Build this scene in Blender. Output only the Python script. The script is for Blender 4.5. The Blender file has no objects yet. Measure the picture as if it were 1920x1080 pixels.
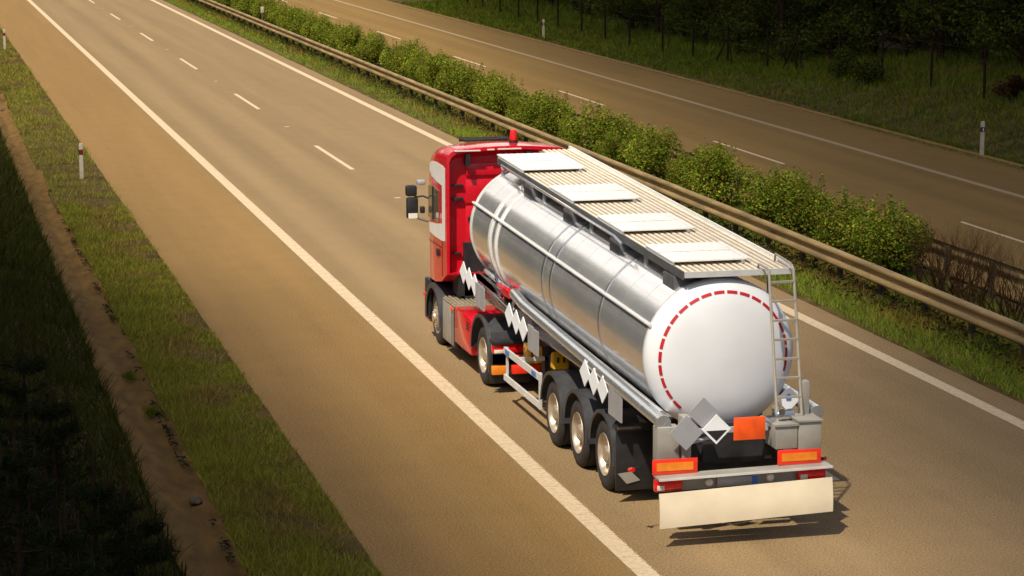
import bpy, bmesh, math, random
import numpy as np
from mathutils import Vector, Matrix
PI = math.pi
R = math.radians
sc = bpy.context.scene
col = sc.collection

# ------------------------------------------------------------------ camera
cam = bpy.data.objects.new('camera', bpy.data.cameras.new('camera'))
col.objects.link(cam)
cam.location = (-8.1418, 0.0, 7.9993)
cam.rotation_euler = (PI/2 - 0.167338, 0, -0.243869)
cam.data.sensor_width = 36.0
cam.data.lens = 4601.43/1920*36.0
cam.data.clip_start = 0.5
cam.data.clip_end = 5000
sc.camera = cam

# ------------------------------------------------------------------ light
SUN_DIR = Vector((0.45, 0.50, -1.0)).normalized()      # travel direction of the light
world = bpy.data.worlds.new('World'); sc.world = world
world.use_nodes = True
nt = world.node_tree
bg = nt.nodes['Background']
sky = nt.nodes.new('ShaderNodeTexSky')
sky.sky_type = 'NISHITA'; sky.sun_disc = False
elev = math.asin(-SUN_DIR.z)
az = math.atan2(-SUN_DIR.x, -SUN_DIR.y)                  # direction towards the sun, clockwise from +Y
sky.sun_elevation = elev; sky.sun_rotation = az
sky.air_density = 0.8; sky.dust_density = 3.5; sky.ozone_density = 0.3
nt.links.new(sky.outputs[0], bg.inputs[0])
bg.inputs[1].default_value = 0.075
sl = bpy.data.lights.new('sun', 'SUN'); sl.energy = 4.2; sl.angle = R(1.0); sl.color = (1.0, 0.915, 0.76)
so = bpy.data.objects.new('sun', sl); col.objects.link(so)
so.rotation_euler = SUN_DIR.to_track_quat('-Z', 'Y').to_euler()
so.location = (0, 0, 60)
sc.view_settings.view_transform = 'Standard'; sc.view_settings.look = 'None'
sc.view_settings.gamma = 1.0; sc.view_settings.use_curve_mapping = False
sc.view_settings.exposure = 0.38
sc.cycles.max_bounces = 8
sc.cycles.volume_bounces = 0
sc.cycles.transparent_max_bounces = 12

# ------------------------------------------------------------------ materials
def mat(name, c, rough=0.6, metal=0.0, var=0.10, scale=6.0, bump=0.0, bscale=40.0, spec=0.5, coat=0.0, trans=0.0, coords='Object', stretch=None):
    m = bpy.data.materials.new(name); m.use_nodes = True
    t = m.node_tree; n = t.nodes; l = t.links
    b = n['Principled BSDF']
    b.inputs['Roughness'].default_value = rough
    b.inputs['Metallic'].default_value = metal
    b.inputs['Specular IOR Level'].default_value = spec
    if coat: b.inputs['Coat Weight'].default_value = coat; b.inputs['Coat Roughness'].default_value = 0.08
    tc = n.new('ShaderNodeTexCoord')
    mp = n.new('ShaderNodeMapping')
    l.new(tc.outputs[coords], mp.inputs[0])
    if stretch: mp.inputs['Scale'].default_value = stretch
    nz = n.new('ShaderNodeTexNoise'); nz.inputs['Scale'].default_value = scale; nz.inputs['Detail'].default_value = 5
    l.new(mp.outputs[0], nz.inputs['Vector'])
    rp = n.new('ShaderNodeValToRGB')
    rp.color_ramp.elements[0].position = 0.3; rp.color_ramp.elements[1].position = 0.7
    rp.color_ramp.elements[0].color = [max(0, v*(1-var)) for v in c] + [1]
    rp.color_ramp.elements[1].color = [min(1, v*(1+var)) for v in c] + [1]
    l.new(nz.outputs[0], rp.inputs[0]); l.new(rp.outputs[0], b.inputs['Base Color'])
    mr = n.new('ShaderNodeMapRange'); mr.inputs[3].default_value = max(0.02, rough*0.85); mr.inputs[4].default_value = min(1, rough*1.15)
    l.new(nz.outputs[0], mr.inputs[0]); l.new(mr.outputs[0], b.inputs['Roughness'])
    if bump:
        n2 = n.new('ShaderNodeTexNoise'); n2.inputs['Scale'].default_value = bscale; n2.inputs['Detail'].default_value = 4
        l.new(mp.outputs[0], n2.inputs['Vector'])
        bp = n.new('ShaderNodeBump'); bp.inputs['Strength'].default_value = bump; bp.inputs['Distance'].default_value = 0.02
        l.new(n2.outputs[0], bp.inputs['Height']); l.new(bp.outputs[0], b.inputs['Normal'])
    if trans:
        tr = n.new('ShaderNodeBsdfTranslucent'); l.new(rp.outputs[0], tr.inputs[0])
        mx = n.new('ShaderNodeMixShader'); mx.inputs[0].default_value = trans
        l.new(b.outputs[0], mx.inputs[1]); l.new(tr.outputs[0], mx.inputs[2])
        l.new(mx.outputs[0], n['Material Output'].inputs[0])
    return m

def leafmat(name, trans=0.3, rough=0.6):
    """colour comes from the leaf's own colour attribute"""
    m = bpy.data.materials.new(name); m.use_nodes = True
    t = m.node_tree; n = t.nodes; l = t.links
    b = n['Principled BSDF']; b.inputs['Roughness'].default_value = rough; b.inputs['Specular IOR Level'].default_value = 0.06
    at = n.new('ShaderNodeAttribute'); at.attribute_name = 'col'
    l.new(at.outputs['Color'], b.inputs['Base Color'])
    tr = n.new('ShaderNodeBsdfTranslucent'); l.new(at.outputs['Color'], tr.inputs[0])
    mx = n.new('ShaderNodeMixShader'); mx.inputs[0].default_value = trans
    l.new(b.outputs[0], mx.inputs[1]); l.new(tr.outputs[0], mx.inputs[2])
    l.new(mx.outputs[0], n['Material Output'].inputs[0])
    return m

def asphalt(name, base, track_x, dark):
    m = bpy.data.materials.new(name); m.use_nodes = True
    t = m.node_tree; n = t.nodes; l = t.links
    b = n['Principled BSDF']; b.inputs['Specular IOR Level'].default_value = 0.10
    g = n.new('ShaderNodeNewGeometry')
    sx = n.new('ShaderNodeSeparateXYZ'); l.new(g.outputs['Position'], sx.inputs[0])
    # aggregate grain
    def noise(s, d, vec=None, rough=0.6):
        q = n.new('ShaderNodeTexNoise'); q.inputs['Scale'].default_value = s; q.inputs['Detail'].default_value = d; q.inputs['Roughness'].default_value = rough
        l.new(vec or g.outputs['Position'], q.inputs['Vector']); return q.outputs[0]
    def math_(op, a, bb):
        q = n.new('ShaderNodeMath'); q.operation = op
        for i, v in enumerate((a, bb)):
            if isinstance(v, (int, float)): q.inputs[i].default_value = v
            else: l.new(v, q.inputs[i])
        return q.outputs[0]
    grain = noise(38, 2, rough=0.8)
    mid = noise(1.3, 6)
    mp = n.new('ShaderNodeMapping'); mp.inputs['Scale'].default_value = (1.0, 0.03, 1.0); l.new(g.outputs['Position'], mp.inputs[0])
    streak = noise(1.6, 4, mp.outputs[0])
    val = math_('ADD', math_('MULTIPLY', math_('SUBTRACT', grain, 0.5), 2.6), 1.0)
    val = math_('ADD', val, math_('MULTIPLY', math_('SUBTRACT', mid, 0.5), 0.25))
    val = math_('ADD', val, math_('MULTIPLY', math_('SUBTRACT', streak, 0.5), 0.42))
    # worn wheel tracks: polished, slightly lighter bands along the lanes
    for x0, w, a in track_x:
        d = math_('ABSOLUTE', math_('SUBTRACT', sx.outputs[0], x0), 0)
        k = n.new('ShaderNodeMapRange'); k.interpolation_type = 'SMOOTHSTEP'
        k.inputs[1].default_value = w; k.inputs[2].default_value = w*0.15; k.inputs[3].default_value = 0; k.inputs[4].default_value = a
        l.new(d, k.inputs[0]); val = math_('ADD', val, k.outputs[0])
    cr = n.new('ShaderNodeValToRGB')
    e = cr.color_ramp.elements
    e[0].position = 0.0; e[0].color = [v*0.0 for v in base] + [1]
    e[1].position = 1.0; e[1].color = [v*2.0 for v in base] + [1]
    hv = math_('MULTIPLY', val, 0.5)
    l.new(hv, cr.inputs[0])
    if dark:                                              # the hard shoulder is tinted yellower than the lanes
        k = n.new('ShaderNodeMapRange'); k.interpolation_type = 'SMOOTHSTEP'
        k.inputs[1].default_value = 0.6; k.inputs[2].default_value = -0.6; k.inputs[3].default_value = 0; k.inputs[4].default_value = 1
        l.new(sx.outputs[0], k.inputs[0])
        mx = n.new('ShaderNodeMix'); mx.data_type = 'RGBA'; mx.blend_type = 'MULTIPLY'
        l.new(k.outputs[0], mx.inputs['Factor']); l.new(cr.outputs[0], mx.inputs['A']); mx.inputs['B'].default_value = (1.02, 0.91, 0.66, 1)
        # tinted shoulder colour
        l.new(mx.outputs['Result'], b.inputs['Base Color'])
    else:
        l.new(cr.outputs[0], b.inputs['Base Color'])
    b.inputs['Roughness'].default_value = 0.82
    bp = n.new('ShaderNodeBump'); bp.inputs['Strength'].default_value = 0.5; bp.inputs['Distance'].default_value = 0.012
    l.new(noise(60, 2), bp.inputs['Height']); l.new(bp.outputs[0], b.inputs['Normal'])
    return m

def paintline(name, c):
    m = bpy.data.materials.new(name); m.use_nodes = True
    t = m.node_tree; n = t.nodes; l = t.links
    b = n['Principled BSDF']; b.inputs['Roughness'].default_value = 0.65; b.inputs['Specular IOR Level'].default_value = 0.15
    g = n.new('ShaderNodeNewGeometry')
    q = n.new('ShaderNodeTexNoise'); q.inputs['Scale'].default_value = 14; q.inputs['Detail'].default_value = 8; q.inputs['Roughness'].default_value = 0.75
    l.new(g.outputs['Position'], q.inputs['Vector'])
    cr = n.new('ShaderNodeValToRGB'); e = cr.color_ramp.elements
    e[0].position = 0.30; e[0].color = [v*0.55 for v in c] + [1]; e[1].position = 0.52; e[1].color = list(c) + [1]
    l.new(q.outputs[0], cr.inputs[0]); l.new(cr.outputs[0], b.inputs['Base Color'])
    return m

M = {}
M['road'] = asphalt('asphalt', (0.252, 0.171, 0.088), [(0.95, 0.60, 0.12), (2.75, 0.60, 0.12), (4.75, 0.55, 0.06), (6.5, 0.55, 0.06), (1.85, 0.45, -0.08)], 1)
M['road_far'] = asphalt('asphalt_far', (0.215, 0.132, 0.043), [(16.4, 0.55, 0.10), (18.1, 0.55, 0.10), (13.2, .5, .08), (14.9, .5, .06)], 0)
M['line'] = paintline('road_paint', (0.64, 0.50, 0.33))
M['line_far'] = paintline('far_road_paint', (0.40, 0.285, 0.165))  # duller, browner paint for the far edge line
M['kerb'] = mat('kerb_concrete', (0.26, 0.17, 0.06), 0.9, spec=0.1, var=0.3, scale=5, bump=0.4, coords='Object')
M['ground'] = mat('earth', (0.085, 0.060, 0.022), 0.95, spec=0.08, var=0.5, scale=1.2, bump=0.5, bscale=14)
M['sand'] = mat('sandy_channel', (0.150, 0.088, 0.028), 0.95, spec=0.08, var=0.30, scale=3.2, bump=0.4, bscale=26, stretch=(1.6,0.5,1))
M['red'] = mat('red_paint', (0.62, 0.006, 0.020), 0.28, var=0.06, scale=2, coat=0.5)
M['cream'] = mat('cream_paint', (0.80, 0.78, 0.72), 0.35, var=0.04, scale=3)
M['white'] = mat('white_paint', (0.80, 0.81, 0.83), 0.38, var=0.05, scale=1.4, coat=0.15)
M['flap'] = mat('cream_flap', (0.74, 0.64, 0.47), 0.6, var=0.08, scale=2.5)
M['chrome'] = mat('polished_steel', (0.88, 0.89, 0.94), 0.16, 0.80, var=0.10, scale=2.2, bump=0.05, bscale=2.2, stretch=(1, 0.30, 1))
M['steel'] = mat('brushed_steel', (0.62, 0.63, 0.65), 0.26, 1.0, var=0.12, scale=7, bump=0.05)
M['alu'] = mat('aluminium', (0.74, 0.74, 0.72), 0.45, 0.25, var=0.08, scale=6)
M['ladder'] = mat('ladder_metal', (0.40, 0.36, 0.29), 0.5, 0.25, var=0.1, scale=6)
M['deck'] = mat('deck_ribs', (0.80, 0.70, 0.55), 0.5, 0.0, var=0.10, scale=5)
M['deckdark'] = mat('deck_gaps', (0.15, 0.105, 0.062), 0.7, 0.0, var=0.2, scale=5)
M['deckwhite'] = mat('white_deck_panel', (0.80, 0.79, 0.76), 0.45, var=0.05, scale=5)
M['black'] = mat('black_plastic', (0.018, 0.018, 0.020), 0.5, var=0.3, scale=8)
M['fender'] = mat('black_mudguard', (0.045, 0.046, 0.052), 0.45, var=0.25, scale=6, bump=0.05)
M['rubber'] = mat('tyre_rubber', (0.028, 0.024, 0.022), 0.8, var=0.35, scale=9, bump=0.2)
M['rim'] = mat('wheel_rim', (0.52, 0.44, 0.34), 0.36, 0.55, var=0.25, scale=9)
M['chassis'] = mat('chassis_black', (0.020, 0.020, 0.022), 0.55, var=0.5, scale=5)
M['catwalk'] = mat('catwalk_ribs', (0.33, 0.28, 0.20), 0.55, 0.2, var=0.2, scale=6)
M['tube'] = mat('hose_tube_metal', (0.64, 0.67, 0.71), 0.22, 0.80, var=0.08, scale=5)
M['darkgrey'] = mat('dark_grey_metal', (0.13, 0.13, 0.135), 0.45, 0.3, var=0.2, scale=5)
M['grey'] = mat('grey_cabinet', (0.36, 0.34, 0.30), 0.5, 0.2, var=0.12, scale=4)
M['greyplate'] = mat('grey_plate', (0.42, 0.43, 0.46), 0.4, 0.3, var=0.06, scale=4)
M['whiteplate'] = mat('white_plate', (0.84, 0.86, 0.89), 0.4, var=0.05, scale=4)
M['orange'] = mat('orange_plate', (0.90, 0.10, 0.010), 0.45, var=0.15, scale=7)
M['reflred'] = mat('red_reflective_film', (0.85, 0.035, 0.012), 0.35, var=0.08, scale=12)
M['reflor'] = mat('amber_reflective_film', (0.80, 0.24, 0.02), 0.35, var=0.1, scale=12)
M['lamp'] = mat('red_lamp_lens', (0.70, 0.010, 0.012), 0.12, var=0.3, scale=14, coat=0.6)
M['reflector'] = mat('dark_red_reflector', (0.22, 0.008, 0.012), 0.3, var=0.3, scale=14)
M['lampclear'] = mat('clear_lamp_lens', (0.70, 0.66, 0.58), 0.12, var=0.2, scale=10, coat=0.6)
M['yellow'] = mat('yellow_plastic', (0.82, 0.42, 0.010), 0.45, var=0.06, scale=7)
M['blue'] = mat('blue_film', (0.06, 0.17, 0.55), 0.4, var=0.08, scale=9)
M['arc'] = mat('dark_red_film', (0.50, 0.012, 0.022), 0.4, var=0.06, scale=9)
M['glass'] = mat('window_glass', (0.14, 0.11, 0.075), 0.08, var=0.1, scale=2, spec=0.8, coat=0.5)
M['rail'] = mat('weathered_rail', (0.31, 0.215, 0.092), 0.6, 0.3, var=0.35, scale=2.6, bump=0.05, bscale=12, stretch=(1,0.35,3))
M['post'] = mat('rail_post', (0.12, 0.085, 0.05), 0.7, 0.3, var=0.3, scale=5)
M['delin'] = mat('delineator_white', (0.50, 0.43, 0.33), 0.6, var=0.12, scale=7)
M['wood'] = mat('dark_wood', (0.020, 0.014, 0.008), 0.9, spec=0.08, var=0.4, scale=8)
M['bark'] = mat('bark', (0.034, 0.021, 0.011), 0.9, spec=0.08, var=0.45, scale=7, bump=0.6, bscale=18)
M['twig'] = mat('bare_twig', (0.050, 0.026, 0.011), 0.85, spec=0.08, var=0.35, scale=9)
M['stone'] = mat('stone', (0.12, 0.095, 0.065), 0.85, spec=0.1, var=0.3, scale=9, bump=0.6, bscale=20)
M['wire'] = mat('fence_wire', (0.05, 0.04, 0.03), 0.6, 0.5)
M['leaf'] = leafmat('leaves', 0.35)
M['grass'] = leafmat('grass_blades', 0.25)

# ------------------------------------------------------------------ mesh builder
class MB:
    def __init__(s): s.v = []; s.f = []
    def add(s, vs, fs):
        o = len(s.v); s.v += [tuple(p) for p in vs]; s.f += [tuple(i+o for i in q) for q in fs]; return s
    def box(s, x0, x1, y0, y1, z0, z1, b=0.0):
        if b <= 0:
            return s.add([(x0,y0,z0),(x1,y0,z0),(x1,y1,z0),(x0,y1,z0),(x0,y0,z1),(x1,y0,z1),(x1,y1,z1),(x0,y1,z1)],
                         [(0,3,2,1),(4,5,6,7),(0,1,5,4),(1,2,6,5),(2,3,7,6),(3,0,4,7)])
        bm = bmesh.new(); bmesh.ops.create_cube(bm, size=1.0)
        for w in bm.verts:
            w.co = Vector(((x0+x1)/2 + w.co.x*(x1-x0), (y0+y1)/2 + w.co.y*(y1-y0), (z0+z1)/2 + w.co.z*(z1-z0)))
        bmesh.ops.bevel(bm, geom=list(bm.edges), offset=b, segments=2, affect='EDGES', profile=0.5)
        return s.frombm(bm)
    def frombm(s, bm):
        bm.verts.index_update()
        s.add([w.co[:] for w in bm.verts], [[w.index for w in q.verts] for q in bm.faces]); bm.free(); return s
    def tube(s, pts, r, n=10, cap=True):
        """tube along a polyline; r is a number or a list"""
        pts = [Vector(p) for p in pts]; m = len(pts)
        rs = r if isinstance(r, (list, tuple)) else [r]*m
        vs = []; fs = []
        up = None
        for i, p in enumerate(pts):
            d = ((pts[min(i+1, m-1)]-p).normalized() + (p-pts[max(i-1, 0)]).normalized()).normalized()
            if up is None:
                up = Vector((0,0,1)) if abs(d.z) < 0.9 else Vector((1,0,0))
            a = d.cross(up).normalized(); up2 = a.cross(d).normalized(); up = up2
            for k in range(n):
                t = 2*PI*k/n
                vs.append(p + (a*math.cos(t) + up2*math.sin(t))*rs[i])
        for i in range(m-1):
            for k in range(n):
                k2 = (k+1) % n
                fs.append((i*n+k, i*n+k2, (i+1)*n+k2, (i+1)*n+k))
        if cap:
            fs.append(tuple(range(n))); fs.append(tuple(range((m-1)*n, m*n))[::-1])
        return s.add(vs, fs)
    def lathe(s, prof, origin, d, n=48, cap0=False, cap1=False):
        """prof: (t along d, r)"""
        o = Vector(origin); d = Vector(d).normalized()
        a = Vector((1,0,0)) if abs(d.x) < 0.9 else Vector((0,1,0))
        a = (a - d*a.dot(d)).normalized(); b = d.cross(a)
        vs = []; fs = []; m = len(prof)
        for t, r in prof:
            for k in range(n):
                q = 2*PI*k/n; vs.append(o + d*t + (a*math.cos(q) + b*math.sin(q))*r)
        for i in range(m-1):
            for k in range(n):
                k2 = (k+1) % n
                fs.append((i*n+k, (i+1)*n+k, (i+1)*n+k2, i*n+k2))
        if cap0: fs.append(tuple(range(n)))
        if cap1: fs.append(tuple(range((m-1)*n, m*n))[::-1])
        return s.add(vs, fs)
    def prism(s, poly, thick):
        """closed polygon (3-D points), extruded by the vector thick"""
        n = len(poly); t = Vector(thick)
        vs = [Vector(p) for p in poly] + [Vector(p)+t for p in poly]
        fs = [tuple(range(n))[::-1], tuple(range(n, 2*n))] + [(i, (i+1) % n, (i+1) % n + n, i+n) for i in range(n)]
        return s.add(vs, fs)
    def build(s, name, m, parent=None, origin=(0,0,0), smooth=True, angle=35, fix=True):
        me = bpy.data.meshes.new(name)
        o = Vector(origin)
        me.from_pydata([tuple(Vector(p)-o) for p in s.v], [], s.f)
        if fix:
            bm = bmesh.new(); bm.from_mesh(me); bmesh.ops.recalc_face_normals(bm, faces=bm.faces); bm.to_mesh(me); bm.free()
        if smooth:
            me.shade_smooth(); me.set_sharp_from_angle(angle=R(angle))
        me.materials.append(m)
        ob = bpy.data.objects.new(name, me); col.objects.link(ob)
        if parent is not None: ob.parent = parent
        else: ob.location = o
        return ob

def tag(o, label=None, cat=None, group=None, kind=None):
    if label: o['label'] = label
    if cat: o['category'] = cat
    if group: o['group'] = group
    if kind: o['kind'] = kind
    return o
def empty(name, loc, label, cat, group=None, rz=0):
    o = bpy.data.objects.new(name, None); col.objects.link(o); o.location = loc; o.rotation_euler = (0,0,rz)
    o.empty_display_size = 0.3
    return tag(o, label, cat, group)
def struct(o): o['kind'] = 'structure'; return o
def copy_tree(o, parent=None):
    c = o.copy(); col.objects.link(c)
    if parent is not None: c.parent = parent
    for ch in list(o.children): copy_tree(ch, c)
    return c

# fast mesh from numpy (triangles or quads) with a per-point colour
def npmesh(name, verts, faces, colors, m, parent=None, loc=(0,0,0)):
    me = bpy.data.meshes.new(name)
    nv = len(verts); nf, k = faces.shape
    me.vertices.add(nv); me.vertices.foreach_set('co', verts.astype(np.float32).ravel())
    me.loops.add(nf*k); me.loops.foreach_set('vertex_index', faces.astype(np.int32).ravel())
    me.polygons.add(nf)
    me.polygons.foreach_set('loop_start', np.arange(0, nf*k, k, dtype=np.int32))
    me.polygons.foreach_set('loop_total', np.full(nf, k, dtype=np.int32))
    if colors is not None:
        at = me.attributes.new('col', 'FLOAT_COLOR', 'POINT')
        at.data.foreach_set('color', np.c_[colors, np.ones(nv)].astype(np.float32).ravel())
    me.update(calc_edges=True); me.validate()
    me.materials.append(m)
    ob = bpy.data.objects.new(name, me); col.objects.link(ob); ob.location = loc
    if parent is not None: ob.parent = parent
    return ob

rng = np.random.default_rng(7)
random.seed(5)
def vnoise(x, y, s, seed=0):
    """smooth value noise 0..1 on arrays"""
    r = np.random.default_rng(seed).random((257, 257))
    u = x/s; v = y/s
    i = np.floor(u).astype(int); j = np.floor(v).astype(int); fu = u-i; fv = v-j
    fu = fu*fu*(3-2*fu); fv = fv*fv*(3-2*fv)
    i %= 256; j %= 256
    return (r[i,j]*(1-fu)*(1-fv) + r[i+1,j]*fu*(1-fv) + r[i,j+1]*(1-fu)*fv + r[i+1,j+1]*fu*fv)

# ------------------------------------------------------------------ terrain
def ground_z(x, y):
    x = np.asarray(x, float); y = np.asarray(y, float)
    z = np.full(np.broadcast(x, y).shape, -0.06)
    # left verge, ditch, embankment
    wob = 0.10*(vnoise(y*0+3, y, 2.3, 3)-0.5) + 0.12*(vnoise(y*0+9, y, 7.0, 4)-0.5)
    verge = (x < -3.0) & (x > -4.47-0.12*np.clip((y-30)/30,0,1.3)+wob)
    z = np.where(verge, 0.01 + 0.05*vnoise(x, y, 0.7, 5), z)
    ditch = (x <= -4.47-0.12*np.clip((y-30)/30,0,1.3)+wob) & (x > -5.22)
    z = np.where(ditch, -0.22, z)
    bank = x <= -5.22
    z = np.where(bank, np.minimum(-0.05 + (-5.22-x)*0.36, 2.6) + 0.08*vnoise(x, y, 1.1, 6), z)
    # median
    med = (x > 8.3) & (x < 12.2)
    z = np.where(med, 0.0 + 0.06*vnoise(x, y, 0.8, 8), z)
    # right verge and bank up to the forest
    up = np.clip((100-y)/22, 0, 1); up = up*up*(3-2*up)
    rv = x > 21.95
    rise = np.clip(x-22.3, 0, 8)
    z = np.where(rv, 0.01 + rise*(0.02+0.22*up) + 0.10*vnoise(x, y, 1.6, 9), z)
    return z
def build_ground():
    xs = np.unique(np.r_[[-900,-400,-160,-70,-40,-26,-18], np.arange(-14,-5.3,0.6), np.arange(-5.5,-3.0,0.1), [-3.02,-2.9,-2.5,0,4,8,8.25,8.32], np.arange(8.4,12.2,0.3),
                          [12.25,12.6,17,21.6,21.94,22.0], np.arange(22.2,30,0.6), [31,34,38,44,52,62,80,120,200,400,900]])
    ys = np.unique(np.r_[[-300,-100,-30,0,12], np.arange(18,70,0.5), np.arange(70,165,1.0), np.arange(165,260,8), [300,400,600,1000,2000]])
    X, Y = np.meshgrid(xs, ys, indexing='ij')
    Z = ground_z(X, Y)
    n, m = X.shape
    v = np.c_[X.ravel(), Y.ravel(), Z.ravel()]
    i, j = np.meshgrid(np.arange(n-1), np.arange(m-1), indexing='ij')
    a = (i*m+j).ravel()
    f = np.c_[a, a+m, a+m+1, a+1]
    o = npmesh('ground', v, f, None, M['ground']); o.data.shade_smooth(); return struct(o)
build_ground()

# ditch floor: a sandy channel
def channel():
    ys = np.arange(16, 175, 0.15); prof = np.linspace(0, 1, 13)
    wl = -5.24 + 0.10*(vnoise(ys*0+1, ys, 3.0, 11)-0.5)
    wr = -4.32 - 0.12*np.clip((ys-30)/30, 0, 1.5) + 0.20*(vnoise(ys*0+2, ys, 2.2, 12)-0.5) + 0.05*(vnoise(ys*0+5, ys, .5, 13)-.5)
    P = []
    for t in prof:
        x = wl + (wr-wl)*t
        z = 0.02 - 0.085*np.sin(PI*t)**0.7 + 0.03*(vnoise(x, ys, 0.8, 14)-0.5)*np.sin(PI*t)
        z = z - 0.035*np.exp(-((t-0.50-0.12*(vnoise(ys*0+7,ys,3.1,15)-.5))/0.12)**2) + 0.010*(vnoise(x*3,ys*3,1.0,16)-.5)*np.sin(PI*t)
        P.append(np.c_[x, ys, z])
    P = np.array(P); n, m = P.shape[:2]
    i, j = np.meshgrid(np.arange(n-1), np.arange(m-1), indexing='ij'); a = (i*m+j).ravel()
    o = npmesh('ditch', P.reshape(-1, 3), np.c_[a, a+m, a+m+1, a+1], None, M['sand']); o.data.shade_smooth(); struct(o)
channel()

def strip(name, x0, x1, y0, y1, z, m, ny=1, jag=0.0, seed=0):
    mb = MB()
    ys = np.linspace(y0, y1, ny+1)
    j0 = jag*(vnoise(ys*0, ys, 0.6, seed)-0.5) + jag*2*(vnoise(ys*0, ys, 4.0, seed+1)-0.5) if jag else ys*0
    j1 = jag*(vnoise(ys*0, ys, 0.7, seed+2)-0.5) + jag*2*(vnoise(ys*0, ys, 5.0, seed+3)-0.5) if jag else ys*0
    for k in range(ny+1): mb.v += [(x0+j0[k], ys[k], z), (x1+j1[k], ys[k], z)]
    for k in range(ny): mb.f.append((2*k, 2*k+1, 2*k+3, 2*k+2))
    return struct(mb.build(name, m, smooth=False))
strip('road', -3.05, 8.42, -60, 700, 0.0, M['road'], 800, 0.05, 21)
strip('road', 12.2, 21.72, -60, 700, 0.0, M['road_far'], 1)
kb = MB().box(21.72, 21.96, 62, 700, -0.05, 0.035, 0.0); struct(kb.build('kerb', M['kerb'], smooth=False))

# painted lines
def tline(x, w, y0=-20, y1=600, m='line'):
    return strip('road_marking', x-w/2, x+w/2, y0, y1, 0.004, M[m])
def rumble(x, w):
    """edge line with raised cross ribs every half metre"""
    mb = MB()
    y = -10.0
    mb.add([(x-w/2,-20,.004),(x+w/2,-20,.004),(x+w/2,600,.004),(x-w/2,600,.004)], [(0,1,2,3)])
    y = 18.0
    while y < 75:
        mb.box(x-w/2, x+w/2+0.012, y, y+0.035, 0.0045, 0.010)
        for q in np.arange(0.05, 0.5, 0.075):
            mb.box(x+w/2, x+w/2+0.010+0.012*random.random(), y+q, y+q+0.035, 0.001, 0.0055)
        y += 0.5
    return struct(mb.build('road_marking', M['line'], smooth=False))
rumble(0.0, 0.25)
tline(7.66, 0.25)
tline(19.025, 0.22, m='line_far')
for i in range(-3, 14):
    y = 65.906 + 18*i
    strip('road_marking', 3.76-0.065, 3.76+0.065, y, y+6.15, 0.004, M['line'])
    strip('road_marking', 3.76-0.05, 3.76+0.10, y-6.2, y-6.05, 0.004, M['line'])
for i in range(-2, 13):
    y = 46.263 + 18*i
    strip('road_marking', 15.674-0.055, 15.674+0.055, y, y+6.15, 0.004, M['line'])

# ------------------------------------------------------------------ grass
def grass(name, n, xr, yr, hfun, colfun, keep, width=0.012, label=None, dens_pow=1.0, lean=0.5):
    """individual blades (one triangle each) scattered over a strip"""
    x = xr[0] + (xr[1]-xr[0])*rng.random(n)
    u = rng.random(n)**dens_pow
    y = yr[0] + (yr[1]-yr[0])*u
    k = keep(x, y) > rng.random(n); x = x[k]; y = y[k]; n = len(x)
    z = ground_z(x, y) - 0.01
    h = hfun(x, y)*(0.55+0.9*rng.random(n))
    a = rng.random(n)*2*PI; w = width*(0.7+0.7*rng.random(n))*(1+ (y-yr[0])/60)
    lx = rng.normal(0, lean, n)*h; ly = rng.normal(0, lean, n)*h
    p0 = np.c_[x-np.cos(a)*w, y-np.sin(a)*w, z]; p1 = np.c_[x+np.cos(a)*w, y+np.sin(a)*w, z]
    p2 = np.c_[x+lx, y+ly, z+h]
    c = colfun(x, y, n)
    V = np.stack([p0, p1, p2], 1).reshape(-1, 3); C = np.repeat(c, 3, 0)
    F = np.arange(3*n).reshape(-1, 3)
    o = npmesh(name, V, F, C, M['grass'])
    tag(o, label, 'grass', kind='stuff'); return o
def mixcol(cols, w):
    cols = np.array(cols); w = np.stack(w, 1); w = w/w.sum(1, keepdims=True); return w@cols
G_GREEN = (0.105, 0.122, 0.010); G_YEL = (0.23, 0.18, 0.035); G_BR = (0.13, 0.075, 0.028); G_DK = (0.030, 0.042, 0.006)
def col_verge(x, y, n):
    a = vnoise(x, y, 0.9, 31); b = vnoise(x, y, 0.35, 32); r = rng.random(n)
    br = np.clip((vnoise(x, y*0.8, 0.75, 33)-0.47)*5, 0, 1)*np.clip((x+4.4)/0.7, 0.1, 1)
    c = mixcol([G_GREEN, G_YEL, G_BR, G_DK], [0.55+0.8*a, 0.5*r+0.9*(r>0.72), br*1.7+0.05, 0.40*(1-b)])
    return c*(0.6+0.8*rng.random((n,1)))*1.9
def keep_verge(x, y):
    bare = np.clip((vnoise(x, y*0.8, 0.75, 33)-0.60)*4, 0, 0.75)*np.clip((x+4.3)/0.8, 0, 1)
    e = np.clip((-2.90 + 0.14*(vnoise(x*0, y, 0.5, 35)-0.5) + 0.16*(vnoise(x*0, y, 3.0, 36)-0.5) - x)/0.10, 0, 1)
    wob = 0.10*(vnoise(y*0+3, y, 2.3, 3)-0.5) + 0.12*(vnoise(y*0+9, y, 7.0, 4)-0.5)
    l = np.clip((x - (-4.53 - 0.12*np.clip((y-30)/30,0,1.3) + wob))/0.06, 0, 1)
    return (1-bare)*e*l
grass('grass', 150000, (-4.9,-2.8), (22,60), lambda x,y: 0.050+0.065*vnoise(x,y,0.6,41)*(x<-3.6)+0.035*vnoise(x,y,.3,42), col_verge, keep_verge, 0.005, 'green verge grass between the hard shoulder and the sandy ditch', 1.5)
grass('grass', 60000, (-4.9,-2.8), (58,165), lambda x,y: 0.06+0.06*vnoise(x,y,0.6,41), col_verge, keep_verge, 0.006, 'distant verge grass beside the far hard shoulder')
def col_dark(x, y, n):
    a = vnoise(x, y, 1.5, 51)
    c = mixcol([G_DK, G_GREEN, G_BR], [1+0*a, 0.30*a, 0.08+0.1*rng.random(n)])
    return c*(0.6+0.8*rng.random((n,1)))*0.9
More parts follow.
